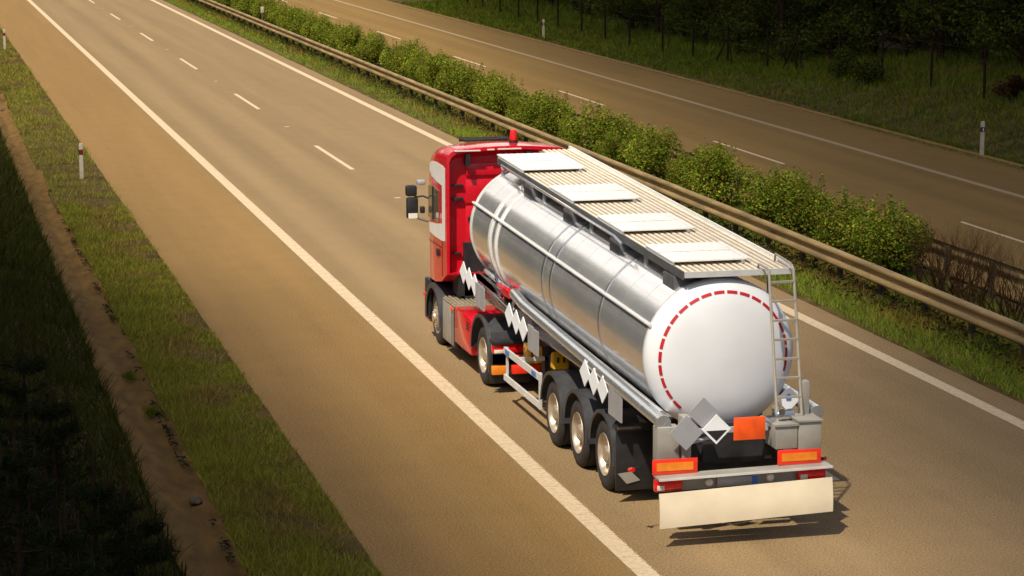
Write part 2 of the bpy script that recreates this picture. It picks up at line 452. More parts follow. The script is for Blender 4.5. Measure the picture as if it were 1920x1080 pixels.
grass('grass', 80000, (-9.5,-5.15), (20,80), lambda x,y: 0.16+0.12*vnoise(x,y,0.8,52), col_dark, lambda x,y: np.clip((-5.16+0.1*(vnoise(x*0,y,.6,53)-.5)-x)/0.06,0,1), 0.008, 'dark grass on the bank left of the sandy ditch', 1.3)
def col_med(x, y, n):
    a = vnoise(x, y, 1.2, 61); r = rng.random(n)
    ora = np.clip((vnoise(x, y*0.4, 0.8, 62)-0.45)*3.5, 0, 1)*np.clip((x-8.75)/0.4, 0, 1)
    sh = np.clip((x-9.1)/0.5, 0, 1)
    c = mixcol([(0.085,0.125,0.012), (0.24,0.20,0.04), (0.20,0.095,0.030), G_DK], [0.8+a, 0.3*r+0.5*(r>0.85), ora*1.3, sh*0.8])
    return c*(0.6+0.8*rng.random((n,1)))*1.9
def keep_med(x, y):
    e = np.clip((x - (8.30 + 0.12*(vnoise(x*0,y,0.6,63)-0.5) + 0.14*(vnoise(x*0,y,3.0,64)-0.5)))/0.10, 0, 1)
    return e*np.clip(1.25-0.4*np.clip(x-9.5,0,2), 0.3, 1)
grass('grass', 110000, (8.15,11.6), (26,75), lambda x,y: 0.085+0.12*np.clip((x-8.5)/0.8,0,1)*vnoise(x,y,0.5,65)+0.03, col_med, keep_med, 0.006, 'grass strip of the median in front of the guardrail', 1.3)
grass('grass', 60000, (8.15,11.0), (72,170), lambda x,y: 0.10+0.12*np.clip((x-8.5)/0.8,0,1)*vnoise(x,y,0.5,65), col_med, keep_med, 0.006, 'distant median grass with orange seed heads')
def col_far(x, y, n):
    a = vnoise(x, y, 2.0, 71); ora = np.clip((vnoise(x, y, 1.4, 72)-0.5)*3, 0, 1)
    c = mixcol([(0.050,0.078,0.005), G_GREEN, (0.12,0.065,0.018), (0.15,0.115,0.03)], [1+0*a, 0.6*a, ora*0.4, 0.06*rng.random(n)])
    return c*(0.6+0.8*rng.random((n,1)))*1.7
grass('grass', 110000, (21.95,34), (58,150), lambda x,y: 0.14+0.30*np.clip((x-23.5)/4,0,1)*vnoise(x,y,1.0,73), col_far, lambda x,y: np.clip((x-21.95)/0.1,0,1)*np.clip(1.3-(x-22)/14,0.3,1), 0.014, 'tall dark grass on the far verge below the forest')
# grass overgrowing the broken kerb near the right edge
grass('grass', 9000, (21.45,22.1), (58,76), lambda x,y: 0.10+0*x, col_far, lambda x,y: np.clip(vnoise(x,y,0.9,75)*1.3-(76-y)*0.0,0,1)*((x>21.5)|(y<70)), 0.012, 'grass tufts overgrowing the broken kerb of the far road')

# ------------------------------------------------------------------ leafy things
def leafcloud(n, size, blobs, pal, seed, zmin=0.02, surf=0.55, aspect=0.6, updown=0.5):
    """n leaf quads spread through lumpy ellipsoids; returns verts, faces, colours"""
    g = np.random.default_rng(seed)
    vols = np.array([b[3]*b[4]*b[5] for b in blobs])**0.75; idx = g.choice(len(blobs), n, p=vols/vols.sum())
    B = np.array(blobs)[idx]
    d = g.normal(size=(n,3)); d /= np.linalg.norm(d, axis=1, keepdims=True)
    rr = np.where(g.random(n) < surf, 0.82+0.26*g.random(n)**1.5, g.random(n)**0.45)
    p = B[:, :3] + d*B[:, 3:6]*rr[:, None]
    keepm = p[:, 2] > zmin; p = p[keepm]; d = d[keepm]; idx = idx[keepm]; n = len(p)
    # orientation: roughly outward and upward
    nrm = d*0.6 + g.normal(size=(n,3))*0.55 + np.array([0,0,updown]); nrm /= np.linalg.norm(nrm, axis=1, keepdims=True)
    t = np.cross(nrm, g.normal(size=(n,3))); t /= np.linalg.norm(t, axis=1, keepdims=True); b = np.cross(nrm, t)
    s = size*(0.6+0.8*g.random((n,1)))
    V = np.stack([p-t*s, p-b*s*aspect, p+t*s, p+b*s*aspect], 1).reshape(-1,3)
    pal = np.array(pal); c = pal[g.integers(0, len(pal), n)]*(0.7+0.6*g.random((n,1)))
    tone = 0.70+0.6*g.random(len(blobs)); c = c*tone[idx][:, None]
    return V, np.arange(4*n).reshape(-1,4), np.repeat(c, 4, 0)

BUSH_PAL = [(0.19,0.26,0.020),(0.14,0.215,0.017),(0.30,0.31,0.030),(0.095,0.15,0.012),(0.25,0.18,0.03)]
def bush_proto(seed, n):
    g = random.Random(seed)
    blobs = []
    for k in range(13):
        a = g.random()*2*PI; r = 0.15 + 0.45*g.random()
        rx = 0.17+0.19*g.random(); hz = 0.22+0.18*g.random()
        blobs.append((math.cos(a)*r*0.75, math.sin(a)*r*1.25, 0.42+0.55*g.random(), rx, rx*1.15, hz))
    for k in range(16):                                      # thin upright shoots above the crown
        a = g.random()*2*PI; r = 0.55*g.random()
        blobs.append((math.cos(a)*r*0.8, math.sin(a)*r*1.3, 0.95+0.25*g.random(), 0.045, 0.045, 0.22))
    blobs.append((0,0,0.40,0.45,0.70,0.34))
    V, F, C = leafcloud(n, 0.026, blobs, BUSH_PAL, seed, 0.06, 0.75)
    root = empty('bush', (0,0,0), 'x', 'bush')
    npmesh('foliage', V, F, C, M['leaf'], root)
    mb = MB()
    for k in range(16):
        a = g.random()*2*PI; e = Vector((math.cos(a)*0.5*g.random(), math.sin(a)*0.75*g.random(), 0.6+0.55*g.random()))
        mb.tube([(e.x*0.15,e.y*0.15,0),(e.x*0.6,e.y*0.6,e.z*0.55),e], [0.016,0.011,0.005], 5, False)
    mb.build('stems', M['twig'], root, fix=False)
    return root
protos = [bush_proto(100+i, 9500) for i in range(5)]
BUSHES = [(45.7,1.10,1.30),(47.6,0.95,1.15),(50.6,1.0,1.2),(52.4,1.0,1.15),(55.9,1.05,1.30),(57.5,0.8,1.0),(59.4,0.58,0.82),(61.2,1.0,1.2),(63.0,0.9,1.1),(65.1,0.58,0.82),(67.1,1.1,1.30),(69.8,0.58,0.82),(72.2,1.0,1.2),(73.9,0.85,1.0),(75.9,0.58,0.82),
          (77.8,1.05,1.3),(79.8,0.9,1.2),(83.2,1.0,1.25),(85.5,1.0,1.2),(88.0,1.05,1.3),(90.6,0.95,1.25),(93.2,1.1,1.35),(95.6,0.9,1.2),(101.4,1.05,1.2),(105.6,1.0,1.25),(108.2,1.05,1.2),(111.6,1.0,1.25),
          (114.6,1.0,1.2),(118.0,1.1,1.25),(121.4,1.0,1.25),(125.4,1.0,1.2),(129.0,1.05,1.2),(132.8,1.0,1.2),(137.2,1.05,1.2),(141.2,1.0,1.2),(145.5,1.1,1.25),(150,1.1,1.2),(155,1.0,1.2)]
ORD = ['first','second','third','fourth','fifth','sixth','seventh','eighth','ninth','tenth','eleventh','twelfth','thirteenth','fourteenth','fifteenth','sixteenth','seventeenth','eighteenth','nineteenth','twentieth',
       'twenty-first','twenty-second','twenty-third','twenty-fourth','twenty-fifth','twenty-sixth','twenty-seventh','twenty-eighth','twenty-ninth','thirtieth','thirty-first','thirty-second','thirty-third','thirty-fourth','thirty-fifth','thirty-sixth','thirty-seventh','thirty-eighth','thirty-ninth']
for i, (y, s, h) in enumerate(BUSHES):
    p = protos[i % 5]
    o = p if i < 5 else copy_tree(p)
    o.location = (11.0+0.25*(random.random()-0.5), y, 0.02)
    o.rotation_euler = (0,0,random.choice((0,PI))+random.uniform(-.35,.35)); o.scale = (s*1.15, s*1.35, h*0.93)
    tag(o, '%s leafy green bush behind the guardrail, counted from the bare twig shrubs' % ORD[i], 'bush', 'green bushes along the median')

# bare twig shrubs at the right end
def twig_shrub(name, seed, label):
    g = random.Random(seed); mb = MB()
    def grow(p, d, L, r, depth):
        q = [p]; rr = [r]
        for k in range(3):
            d = (d + Vector((g.uniform(-.25,.25), g.uniform(-.25,.25), g.uniform(0,.18)))).normalized()
            p = p + d*L/3; q.append(p); rr.append(r*(1-0.22*(k+1)))
        mb.tube(q, rr, 4, False)
        if depth > 0:
            for k in range(g.choice((3,3,4))):
                d2 = (d + Vector((g.uniform(-.65,.65), g.uniform(-.65,.65), g.uniform(-.05,.35)))).normalized()
                grow(q[g.choice((2,3,3))], d2, L*g.uniform(.55,.85), rr[-1]*0.85, depth-1)
    for k in range(20):
        a = g.random()*2*PI
        grow(Vector((0.35*math.cos(a)*g.random(), 0.75*g.uniform(-1,1), 0)), Vector((0.45*math.cos(a), 0.5*math.sin(a), 1)).normalized(), 0.62, 0.021, 3)
    o = mb.build(name, M['twig'], fix=False)
    tag(o, label, 'shrub', 'bare shrubs on the median'); return o
for k, (x, y, lab) in enumerate([(10.95,43.2,'bare brown twig shrub next to the last leafy bush'), (10.9,41.6,'bare brown twig shrub, second from the last leafy bush'),
                                 (10.95,40.1,'bare brown twig shrub, third from the last leafy bush'), (10.9,38.6,'bare brown twig shrub, fourth from the last leafy bush'),(11.2,42.4,'bare brown twig shrub in the back row, nearest the last leafy bush'),(11.25,39.6,'bare brown twig shrub in the back row at the right edge')]):
    o = twig_shrub('bare_shrub', 300+k, lab); o.location = (x, y, 0); o.scale = (1.0,1.1,1.0)

# low weeds under the guardrail
def weeds(y0, y1, n, label):
    x = 9.55 + rng.normal(0, .28, n); y = y0 + (y1-y0)*rng.random(n)
    z = ground_z(x, y) + 0.28*rng.random(n)**1.6
    a = rng.normal(size=(n,3)); a[:,2] *= .6; a /= np.linalg.norm(a, axis=1, keepdims=True)
    b = np.cross(a, rng.normal(size=(n,3))); b /= np.linalg.norm(b, axis=1, keepdims=True)
    p = np.c_[x,y,z]; s = 0.045*(0.5+rng.random((n,1)))
    V = np.stack([p-a*s, p-b*s*.45, p+a*s, p+b*s*.45],1).reshape(-1,3)
    c = np.array([(0.045,0.055,0.010),(0.07,0.085,0.012),(0.075,0.030,0.016),(0.10,0.07,0.03)])[rng.integers(0,4,n)]*(0.6+.7*rng.random((n,1)))
    o = npmesh('weeds', V, np.arange(4*n).reshape(-1,4), np.repeat(c,4,0), M['leaf']); tag(o, label, 'weeds', kind='stuff')
weeds(30, 60, 9000, 'dark leafy weeds growing under the near guardrail')
weeds(60, 160, 12000, 'dark weeds under the distant guardrail')
def weeds2():
    n = 1500
    x = -4.55 - 0.10*rng.random(n); y = 24+40*rng.random(n)
    k = vnoise(x*0, y, 0.45, 91) > 0.62; x=x[k]; y=y[k]; n=len(x)
    p = np.c_[x,y,0.02+0.03*rng.random(n)]
    a = rng.normal(size=(n,3)); a[:,2]*=.3; a/=np.linalg.norm(a,axis=1,keepdims=True); b=np.cross(a, np.array([0,0,1.])+.4*rng.normal(size=(n,3))); b/=np.linalg.norm(b,axis=1,keepdims=True)
    s = 0.05*(0.5+rng.random((n,1)))
    V = np.stack([p-a*s, p-b*s*.3, p+a*s, p+b*s*.3],1).reshape(-1,3)
    c = np.array([(0.05,0.022,0.012),(0.035,0.04,0.01)])[rng.integers(0,2,n)]*(0.6+.7*rng.random((n,1)))
    o = npmesh('weeds', V, np.arange(4*n).reshape(-1,4), np.repeat(c,4,0), M['leaf']); tag(o, 'reddish weeds along the grass edge of the sandy ditch', 'weeds', kind='stuff')
weeds2()

# ------------------------------------------------------------------ guardrails
def rail_profile():
    # W-beam, (x towards the traffic, z)
    return [(0.0,0.355),(-0.03,0.35),(-0.075,0.315),(-0.08,0.275),(-0.05,0.235),(0.0,0.195),(0.0,0.165),(-0.05,0.125),(-0.08,0.085),(-0.075,0.045),(-0.03,0.01),(0.0,0.0)]
def guardrail(xf, y0, y1, side, label):
    root = empty('guardrail', (xf(y0) if callable(xf) else xf, y0, 0), label, 'guardrail')
    L = root.location
    mb = MB(); pr = rail_profile(); n = len(pr)
    ys = np.arange(y0, y1+.1, 4.0)
    for i, y in enumerate(ys):
        seg = [(y, 0.0), (y+4.02, 0.003)]
        vs = []
        for yy, off in seg:
            for (px, pz) in pr: vs.append((xf(yy)+side*(px-off), yy, 0.40+pz+off*0.5))
        for yy, off in seg:
            for (px, pz) in pr: vs.append((xf(yy)+side*(px-off)+side*0.004, yy, 0.40+pz+off*0.5))
        fs = []
        for k in range(n-1):
            fs.append((k, k+1, n+k+1, n+k)); fs.append((2*n+k+1, 2*n+k, 3*n+k, 3*n+k+1))
        for k in (0, n-1): fs.append((k, n+k, 3*n+k, 2*n+k))
        mb.add(vs, fs)
        for dz in (0.10, 0.18, 0.26):
            for dy in (0.10, 0.25):
                mb.box(xf(y)+side*-0.02-0.012, xf(y)+side*-0.02+0.012, y+dy-.011, y+dy+.011, 0.40+dz-.011, 0.40+dz+.011)
    mb.build('beam', M['rail'], root, origin=L, angle=50)
    first = None
    ym = 30 if y0 < 30 else y0
    k = 0
    for y in np.arange(ym, min(y1, ym+196), 2.08):
        if first is None:
            p = MB().box(-0.02*side, 0.10*side, -0.005, 0.0, 0, 0.74).box(0.0, 0.012*side, -0.05, 0.0, 0, 0.74).box(0.085*side, 0.10*side, -0.05, 0.0, 0, 0.74)
            p.box(-0.02*side, 0.0, -0.06, 0.06, 0.5, 0.66)
            ob = p.build('post', M['post'], root, smooth=False); first = ob
        else:
            ob = first.copy(); col.objects.link(ob); ob.parent = root
        ob.location = (xf(y)+side*0.03-L.x, y-L.y, 0)
guardrail(lambda y: 9.5-0.10*max(0,(46-y)/14)**1.5, 16, 300, 1, 'weathered W-beam guardrail along the near side of the median')
guardrail(lambda y: 11.9, 16, 300, -1, 'guardrail on the far side of the median, behind the shrubs')

# ------------------------------------------------------------------ delineator posts
def delineator(loc, refl, label, h=0.98, rz=0):
    root = empty('delineator_post', loc, label, 'delineator post', 'white roadside posts', rz)
    mb = MB()
    w, d = 0.05, 0.045
    def ring(z, s=1): return [(-w*s,-d*s,z),(w*s,-d*s,z),(w*s*0.9,d*s,z),(-w*s*0.9,d*s,z)]
    vs = ring(-0.1)+ring(h-0.05)+[(-w*.85,-d*.8,h-0.01),(w*.85,-d*.8,h+0.01),(w*.8,d*.8,h+0.01),(-w*.8,d*.8,h-0.01)]
    fs = [(0,3,2,1),(8,9,10,11)]
    for a in (0,4):
        for k in range(4): fs.append((a+k, a+(k+1)%4, a+4+(k+1)%4, a+4+k))
    mb.add(vs, fs); mb.build('body', M['delin'], root, smooth=False)
    MB().box(-w-.002,w+.002,-d-.002,d+.002,h-0.30,h-0.16).build('black_band', M['black'], root, smooth=False)
    if refl == 'red':
        MB().box(-w*.7,w*.7,-d-.007,-d-.003,h-0.285,h-0.235).build('reflector', M['reflector'], root, smooth=False)
        MB().box(-w*.7,w*.7,-d-.007,-d-.003,h-0.225,h-0.175).build('reflector', M['reflector'], root, smooth=False)
    else:
        MB().box(-w*.35,w*.35,-d-.007,-d-.003,h-0.275,h-0.19).build('reflector', M['lampclear'], root, smooth=False)
    return root
delineator((-3.62,65.3,0), 'red', 'nearer white post with red reflectors standing on the left verge grass')
delineator((-3.49,114.87,0), 'red', 'farther white post with red reflector at the left picture edge')
delineator((21.85,64.73,0.02), 'clear', 'white post with black band on the far verge at the right edge')
delineator((22.39,116.35,0), 'clear', 'white post with black band on the far verge below the fence')
mk = empty('marker_post', (10.35,128.5,0), 'short white marker post between the distant median bushes', 'marker post')
MB().box(-.045,.045,-.02,.02,0,0.85).build('stake', M['post'], mk, smooth=False)
MB().box(-.085,.085,-.035,-.021,0.80,1.12,0.006).build('plate', M['delin'], mk)

# ------------------------------------------------------------------ small things on the ground
def stone(loc, s, seed, label):
    bm = bmesh.new(); bmesh.ops.create_icosphere(bm, subdivisions=3, radius=1)
    g = np.random.default_rng(seed)
    k = g.normal(size=(6,3))
    for v in bm.verts:
        d = v.co.copy(); f = 1
        for q in k: f += 0.12*math.sin(2.2*(d.x*q[0]+d.y*q[1]+d.z*q[2]))
        v.co = Vector((d.x*s[0]*f, d.y*s[1]*f, max(-0.4, d.z)*s[2]*f))
    mb = MB().frombm(bm); o = mb.build('stone', M['stone'], angle=70); o.location = loc
    tag(o, label, 'stone'); return o
stone((-4.66,30.98,-0.03), (0.085,0.11,0.06), 1, 'pale grey stone lying in the sandy ditch')
stone((-4.62,35.9,-0.03), (0.035,0.05,0.03), 2, 'small pebble beside the grass tuft in the ditch')
stone((-4.80,86.1,-0.03), (0.06,0.10,0.06), 3, 'dark stone far along the sandy ditch at the left edge')
def tuft(x, y, seed, label):
    g = np.random.default_rng(seed); n = 260
    px = x + g.normal(0,.05,n); py = y+g.normal(0,.13,n); h = 0.05+0.10*g.random(n); a = g.random(n)*2*PI; w=.006
    z = np.full(n,-0.04)
    V = np.stack([np.c_[px-np.cos(a)*w,py-np.sin(a)*w,z], np.c_[px+np.cos(a)*w,py+np.sin(a)*w,z], np.c_[px+g.normal(0,.05,n),py+g.normal(0,.05,n),z+h]],1).reshape(-1,3)
    c = np.repeat(np.array(G_GREEN)*(0.5+g.random((n,1))),3,0)
    o = npmesh('grass_tuft', V, np.arange(3*n).reshape(-1,3), c, M['grass']); tag(o, label, 'grass tuft')
tuft(-4.75, 39.2, 5, 'grass tuft growing across the middle of the sandy ditch')
tuft(-4.68, 36.4, 6, 'grass tuft at the verge edge of the ditch, near the pebble')

# ------------------------------------------------------------------ fence below the forest
FP = [(25.28,145.5),(25.12,140.8),(24.96,135.8),(25.08,132.0),(25.02,127.6),(24.8,122.6),(24.9,118.4),(24.7,113.5),(24.4,108.4),(24.66,104.2),(24.9,100.6),(25.3,97.2),(25.5,92.9),(25.5,89.6),(25.6,85.4),(25.6,81.3),(25.6,77.0),(25.6,72.8),(25.6,68.6),(25.6,64.4)]
fr = empty('fence', (25.3,64.4,0), 'wire mesh fence on dark posts along the forest edge', 'fence')
FL = fr.location
for i, (x, y) in enumerate(FP):
    gz = float(ground_z(np.array([x]), np.array([y]))[0])
    mb = MB().tube([(x,y,gz-0.2),(x,y,gz+1.65)], 0.045, 6)
    if i in (11, 13): mb.tube([(x,y,gz+1.15),(x-0.15,y+1.1,gz)], 0.03, 5).tube([(x,y,gz+1.15),(x-0.15,y-1.1,gz)], 0.03, 5)
    mb.build('fence_post', M['wood'], fr, origin=FL)
mb = MB()
for (xa,ya),(xb,yb) in zip(FP[:-1], FP[1:]):
    ga = float(ground_z(np.array([xa]), np.array([ya]))[0]); gb = float(ground_z(np.array([xb]), np.array([yb]))[0])
    for h in (0.15,0.5,0.85,1.2,1.55): mb.tube([(xa,ya,ga+h),(xb,yb,gb+h)], 0.004, 3, False)
mb.build('wire', M['wire'], fr, origin=FL, fix=False)

# ------------------------------------------------------------------ forest
TREE_PAL = [(0.062,0.085,0.010),(0.045,0.066,0.009),(0.090,0.098,0.012),(0.030,0.042,0.008)]
PINE_PAL = [(0.020,0.028,0.008),(0.028,0.034,0.008),(0.014,0.020,0.006)]
def tree_proto(kind, seed):
    g = random.Random(seed); blobs = []; mb = MB()
    H = 9.0
    if kind == 'pine':
        mb.tube([(0,0,-.3),(0.05,0,3),(0,0.08,6.5),(0,0,H)], [0.16,0.12,0.08,0.02], 8, False)
        z = 0.7
        while z < H:
            L = (1-(z/H))*2.1+0.25
            for k in range(6):
                a = g.random()*2*PI; rr = L*(0.45+0.5*g.random())
                e = (math.cos(a)*rr, math.sin(a)*rr, z-0.10*rr)
                if g.random() < 0.85: mb.tube([(0,0,z),(e[0]*.5,e[1]*.5,z+.03),e], [0.03,0.02,0.008], 4, False)
                blobs.append((e[0]*.75, e[1]*.75, z-0.05, 0.30+0.30*L*.5, 0.30+0.30*L*.5, 0.17))
            z += 0.42
        V, F, C = leafcloud(4600, 0.085, blobs, PINE_PAL, seed, 0.3, 0.3, 0.22, 0.2)
    else:
        top = Vector((g.uniform(-.3,.3), g.uniform(-.3,.3), H*0.75))
        mb.tube([(0,0,-.3),(top.x*.3,top.y*.3,2.5),(top.x*.7,top.y*.5,5),top], [0.15,0.11,0.08,0.03], 8, False)
        for k in range(34):
            a = g.random()*2*PI; z0 = 0.35+6.3*g.random()**1.3; L = 0.9+1.1*g.random()
            e = Vector((math.cos(a)*L, math.sin(a)*L, z0+0.9*g.random()))
            mb.tube([(top.x*z0/9,top.y*z0/9,z0-.3),(e.x*.5,e.y*.5,z0+.1),e], [0.04,0.026,0.01], 4, False)
            r = 0.40+0.45*g.random()
            blobs.append((e.x*.9, e.y*.9, e.z, r, r, r*0.7))
        blobs.append((0,0,7.5,1.3,1.3,1.2))
        V, F, C = leafcloud(7200, 0.075, blobs, TREE_PAL, seed, 0.4, 0.5, 0.5, 0.4)
    root = empty('pine_tree' if kind == 'pine' else 'forest_tree', (0,0,0), 'x', 'tree')
    mb.build('trunk', M['bark'], root, fix=False)
    npmesh('crown', V, F, C, M['leaf'], root)
    return root
tp = [tree_proto('pine', 401), tree_proto('leafy', 402), tree_proto('leafy', 403), tree_proto('pine', 404), tree_proto('leafy', 405)]
used = [False]*5
def plant(k, x, y, s, rz, lab, grp):
    o = tp[k] if not used[k] else copy_tree(tp[k])
    used[k] = True
    o.location = (x, y, float(ground_z(np.array([x]), np.array([y]))[0])); o.scale = (s,s,s*random.uniform(.9,1.15)); o.rotation_euler = (0,0,rz)
    tag(o, lab, 'tree', grp); return o
spots = []
g = random.Random(12)
for row, (dx, step) in enumerate([(2.2,3.1),(5.0,3.6),(8.5,4.2),(13,5),(19,6),(27,8)]):
    y = 62 + g.random()*3
    while y < 175 + row*10:
        xx = 25.8 + dx + g.uniform(-1,1) + (1.2 if y > 120 else 0)
        spots.append((row, xx, y)); y += step*g.uniform(.75,1.3)
for row, x, y in spots:
    k = g.choice((0,1,2,3,4,1,2))
    lab = ('dark pine' if k in (0,3) else 'dark leafy tree')
    if row == 0: lab += ' in the front row behind the wire fence'
    else: lab += ' deeper in the forest behind the wire fence'
    plant(k, x, y, g.uniform(.75,1.15), g.random()*6.28, lab, 'pines of the forest' if k in (0,3) else 'leafy trees of the forest')
# low shrubs on the far verge in front of the fence
def verge_bush(x, y, r, seed, label, pal):
    gg = random.Random(seed)
    blobs = [(gg.uniform(-r,r)*.6, gg.uniform(-r,r)*.7, r*gg.uniform(.5,1.3), r*.5, r*.55, r*.45) for _ in range(7)]
    V,F,C = leafcloud(1400, 0.045, blobs, pal, seed, 0.03, .5)
    z = float(ground_z(np.array([x]), np.array([y]))[0])
    root = empty('verge_shrub', (x,y,z), label, 'shrub', 'shrubs on the far verge')
    npmesh('foliage', V,F,C, M['leaf'], root)
    mb = MB()
    for k in range(7):
        mb.tube([(0,0,-.05),(gg.uniform(-r,r)*.3,gg.uniform(-r,r)*.3,r*.6),(gg.uniform(-r,r)*.7,gg.uniform(-r,r)*.7,r*1.3)],[0.02,0.014,0.006],4,False)
    mb.build('stems', M['twig'], root, fix=False)
verge_bush(25.0, 84.0, 0.75, 501, 'low dark shrub in front of the fence, left one of the pair', TREE_PAL)
verge_bush(24.8, 80.8, 0.85, 502, 'low dark shrub in front of the fence, right one of the pair', TREE_PAL)
verge_bush(24.7, 66.2, 0.7, 503, 'small dark shrub near the right edge of the far verge', TREE_PAL)
verge_bush(26.2, 92.5, 0.9, 504, 'dark spreading shrub around the propped fence post', TREE_PAL)
verge_bush(25.9, 71.5, 0.5, 505, 'reddish low shrub at the foot of the fence', [(0.07,0.02,0.008),(0.05,0.025,0.01),(0.03,0.03,0.006)])

# young pines in the lower left corner
def young_pine(x, y, h, seed, label):
    gg = random.Random(seed); mb = MB(); blobs = []
    mb.tube([(0,0,-.2),(0.02,0,h*.5),(0,0.02,h)], [0.05,0.035,0.012], 6, False)
    z = 0.25
    while z < h*0.95:
        L = (1-z/h)*0.75+0.12
        for k in range(6):
            a = gg.random()*2*PI
            e = (math.cos(a)*L, math.sin(a)*L, z+0.22*L+.05)
            mb.tube([(0,0,z),(e[0]*.6,e[1]*.6,z+.05),e], [0.018,0.012,0.006], 4, False)
            for q in (.35,.6,.85,1.0):
                blobs.append((e[0]*q, e[1]*q, z+(e[2]-z)*q, .10,.10,.08))
        z += 0.26
    V,F,C = leafcloud(5200, 0.060, blobs, PINE_PAL, seed, 0.1, .3, .09, .3)
    # upright brownish candles at the shoot tips
    zz = float(ground_z(np.array([x]), np.array([y]))[0])
    root = empty('young_pine', (x,y,zz), label, 'tree', 'young pines on the left bank')
    npmesh('crown', V,F,C, M['leaf'], root)
    mc = mb
    for b in blobs[3::4]:
        mc.tube([(b[0],b[1],b[2]),(b[0]*1.02,b[1]*1.02,b[2]+.16+.1*gg.random())],[0.014,0.003],5,False)
    mc.tube([(0,0,h-.1),(0,0,h+.3)],[0.018,0.004],5,False)
    mb.build('trunk', M['bark'], root, fix=False)
for k,(x,y,zt,lab) in enumerate([(-6.93,27.95,2.9,'young pine on the left bank, farthest up the picture'),(-6.75,25.8,2.7,'young pine on the left bank, second from the top'),(-6.57,22.3,2.6,'young pine with brown candles nearest the ditch'),
        (-6.20,23.4,2.2,'short young pine between the bank and the ditch'),(-7.30,21.6,3.2,'tallest young pine in the lower left corner'),(-6.95,20.4,2.8,'young pine at the bottom edge of the left bank')]):
    gz = float(ground_z(np.array([x]), np.array([y]))[0])
    young_pine(x, y, max(1.2, zt-gz-.2), 600+k, lab)
# tall pines higher on the left bank, out of the frame, that shade the bank
for k,(x,y) in enumerate([(-11.5,24),(-12.2,29),(-11.2,33.5),(-12.5,38),(-11.6,43),(-12.6,49),(-13,56),(-10.6,18),(-15,27),(-15,35),(-15.5,46)]):
    plant((0,3)[k%2], x, y, 1.15, k*1.3, 'tall pine at the top of the left bank', 'tall pines on the left bank')

# the wood on the left side of the motorway, mirrored in the tank
g = random.Random(77)
y = 74
while y < 260:
    for x0 in (-16.5, -21, -28):
        plant(g.choice((1,2,4,1,2,4,0)), x0+g.uniform(-2,2), y+g.uniform(-1,1), g.uniform(1.7,2.1), g.random()*6.28, 'tree of the wood above the left bank', 'trees of the wood on the left')
    y += 5.2

# ------------------------------------------------------------------ the tanker
TX, TY = 1.62, 34.0
truck = empty('tanker_truck', (TX,TY,0), 'red tractor pulling a shiny steel tank trailer with a white rear end', 'truck')
TO = Vector((TX,TY,0))
def P(name, mb, m, parent=None, label=None, **k):
    o = mb.build(name, m, parent or truck, origin=TO, **k)
    if label: o['label'] = label
    return o
XC = 1.64
# --- tank
A0 = Vector((1.60, 28.50, 2.10)); A1 = Vector((1.60, 38.05, 2.385)); AD = (A1-A0).normalized(); AL = (A1-A0).length
TR = 0.955
def axz(y): return A0.z + (A1.z-A0.z)*(y-A0.y)/(A1.y-A0.y)
barrel = MB().lathe([(AL*k/8, TR) for k in range(9)], A0, AD, 96)
for k in range(1, 14):                                 # shell plates meet at slightly raised weld seams
    t0 = AL*k/14; barrel.lathe([(t0-.006, TR+.0002), (t0-.003, TR+.0014), (t0+.003, TR+.0014), (t0+.006, TR+.0002)], A0, AD, 72)
tank = P('tank_barrel', barrel, M['chrome'], angle=60)
front = MB().lathe([(AL-.0, TR+.014), (AL+.03, TR+.014), (AL+.05, TR-.02), (AL+.16, TR*.80), (AL+.22, TR*.45), (AL+.24, 0.001)], A0, AD, 72)
front.lathe([(AL-.03, TR+.002), (AL-.03, TR+.014), (AL, TR+.014)], A0, AD, 72)
P('tank_front', front, M['alu'], angle=40)
rear = MB().lathe([(0.075, TR+.003), (0.07, TR+.016), (0.0, TR+.018), (-.06, TR+.006), (-.11, TR*.972), (-.155, TR*.925), (-.195, TR*.85), (-.24, TR*.70), (-.275, TR*.50), (-.295, TR*.28), (-.303, 0.001)], A0, AD, 96)
tend = P('tank_end', rear, M['white'], angle=80)
# dark red dashes on the rear dome
dash = MB()
ax = Vector((1,0,0)); bz = AD.cross(ax)*-1
def dome(r):
    pr = [(0.018+TR, 0.0),(TR+.006,-.06),(TR*.972,-.11),(TR*.925,-.155),(TR*.85,-.195),(TR*.70,-.24),(TR*.50,-.275)]
    for (r0,t0),(r1,t1) in zip(pr[:-1], pr[1:]):
        if r1 <= r <= r0: return t0+(t1-t0)*(r0-r)/(r0-r1)
    return -.28
nd = 26
for k in range(nd):
    a0 = R(-62) + R(305)*k/nd; a1 = a0 + R(305)/nd*0.80
    if math.degrees(a1) > 236 or math.degrees(a0) < -18: continue
    m = 5; vs = []; fs = []
    for q in range(m+1):
        a = a0 + (a1-a0)*q/m
        for r in (0.845*TR, 0.882*TR):
            t = dome(r)-0.006
            vs.append(A0 + AD*t + (ax*math.cos(a) + bz*math.sin(a))*r)
    for q in range(m): fs.append((2*q, 2*q+1, 2*q+3, 2*q+2))
    dash.add(vs, fs)
P('reflective_dashes', dash, M['arc'], tend, fix=False)
# bands around the barrel
def band(y, w, mname='alu', pr=0.022):
    t = (y-A0.y)/(A1.y-A0.y)*AL
    mb = MB().lathe([(t-w/2, TR-.002), (t-w/2, TR+pr), (t+w/2, TR+pr), (t+w/2, TR-.002)], A0, AD, 72)
    return P('tank_band', mb, M[mname], angle=40)
band(36.75, 0.10); band(36.35, 0.07)
band(33.55, 0.045, 'steel', .010); band(33.1, 0.045, 'steel', .010)
band(30.6, 0.04, 'steel', .008)
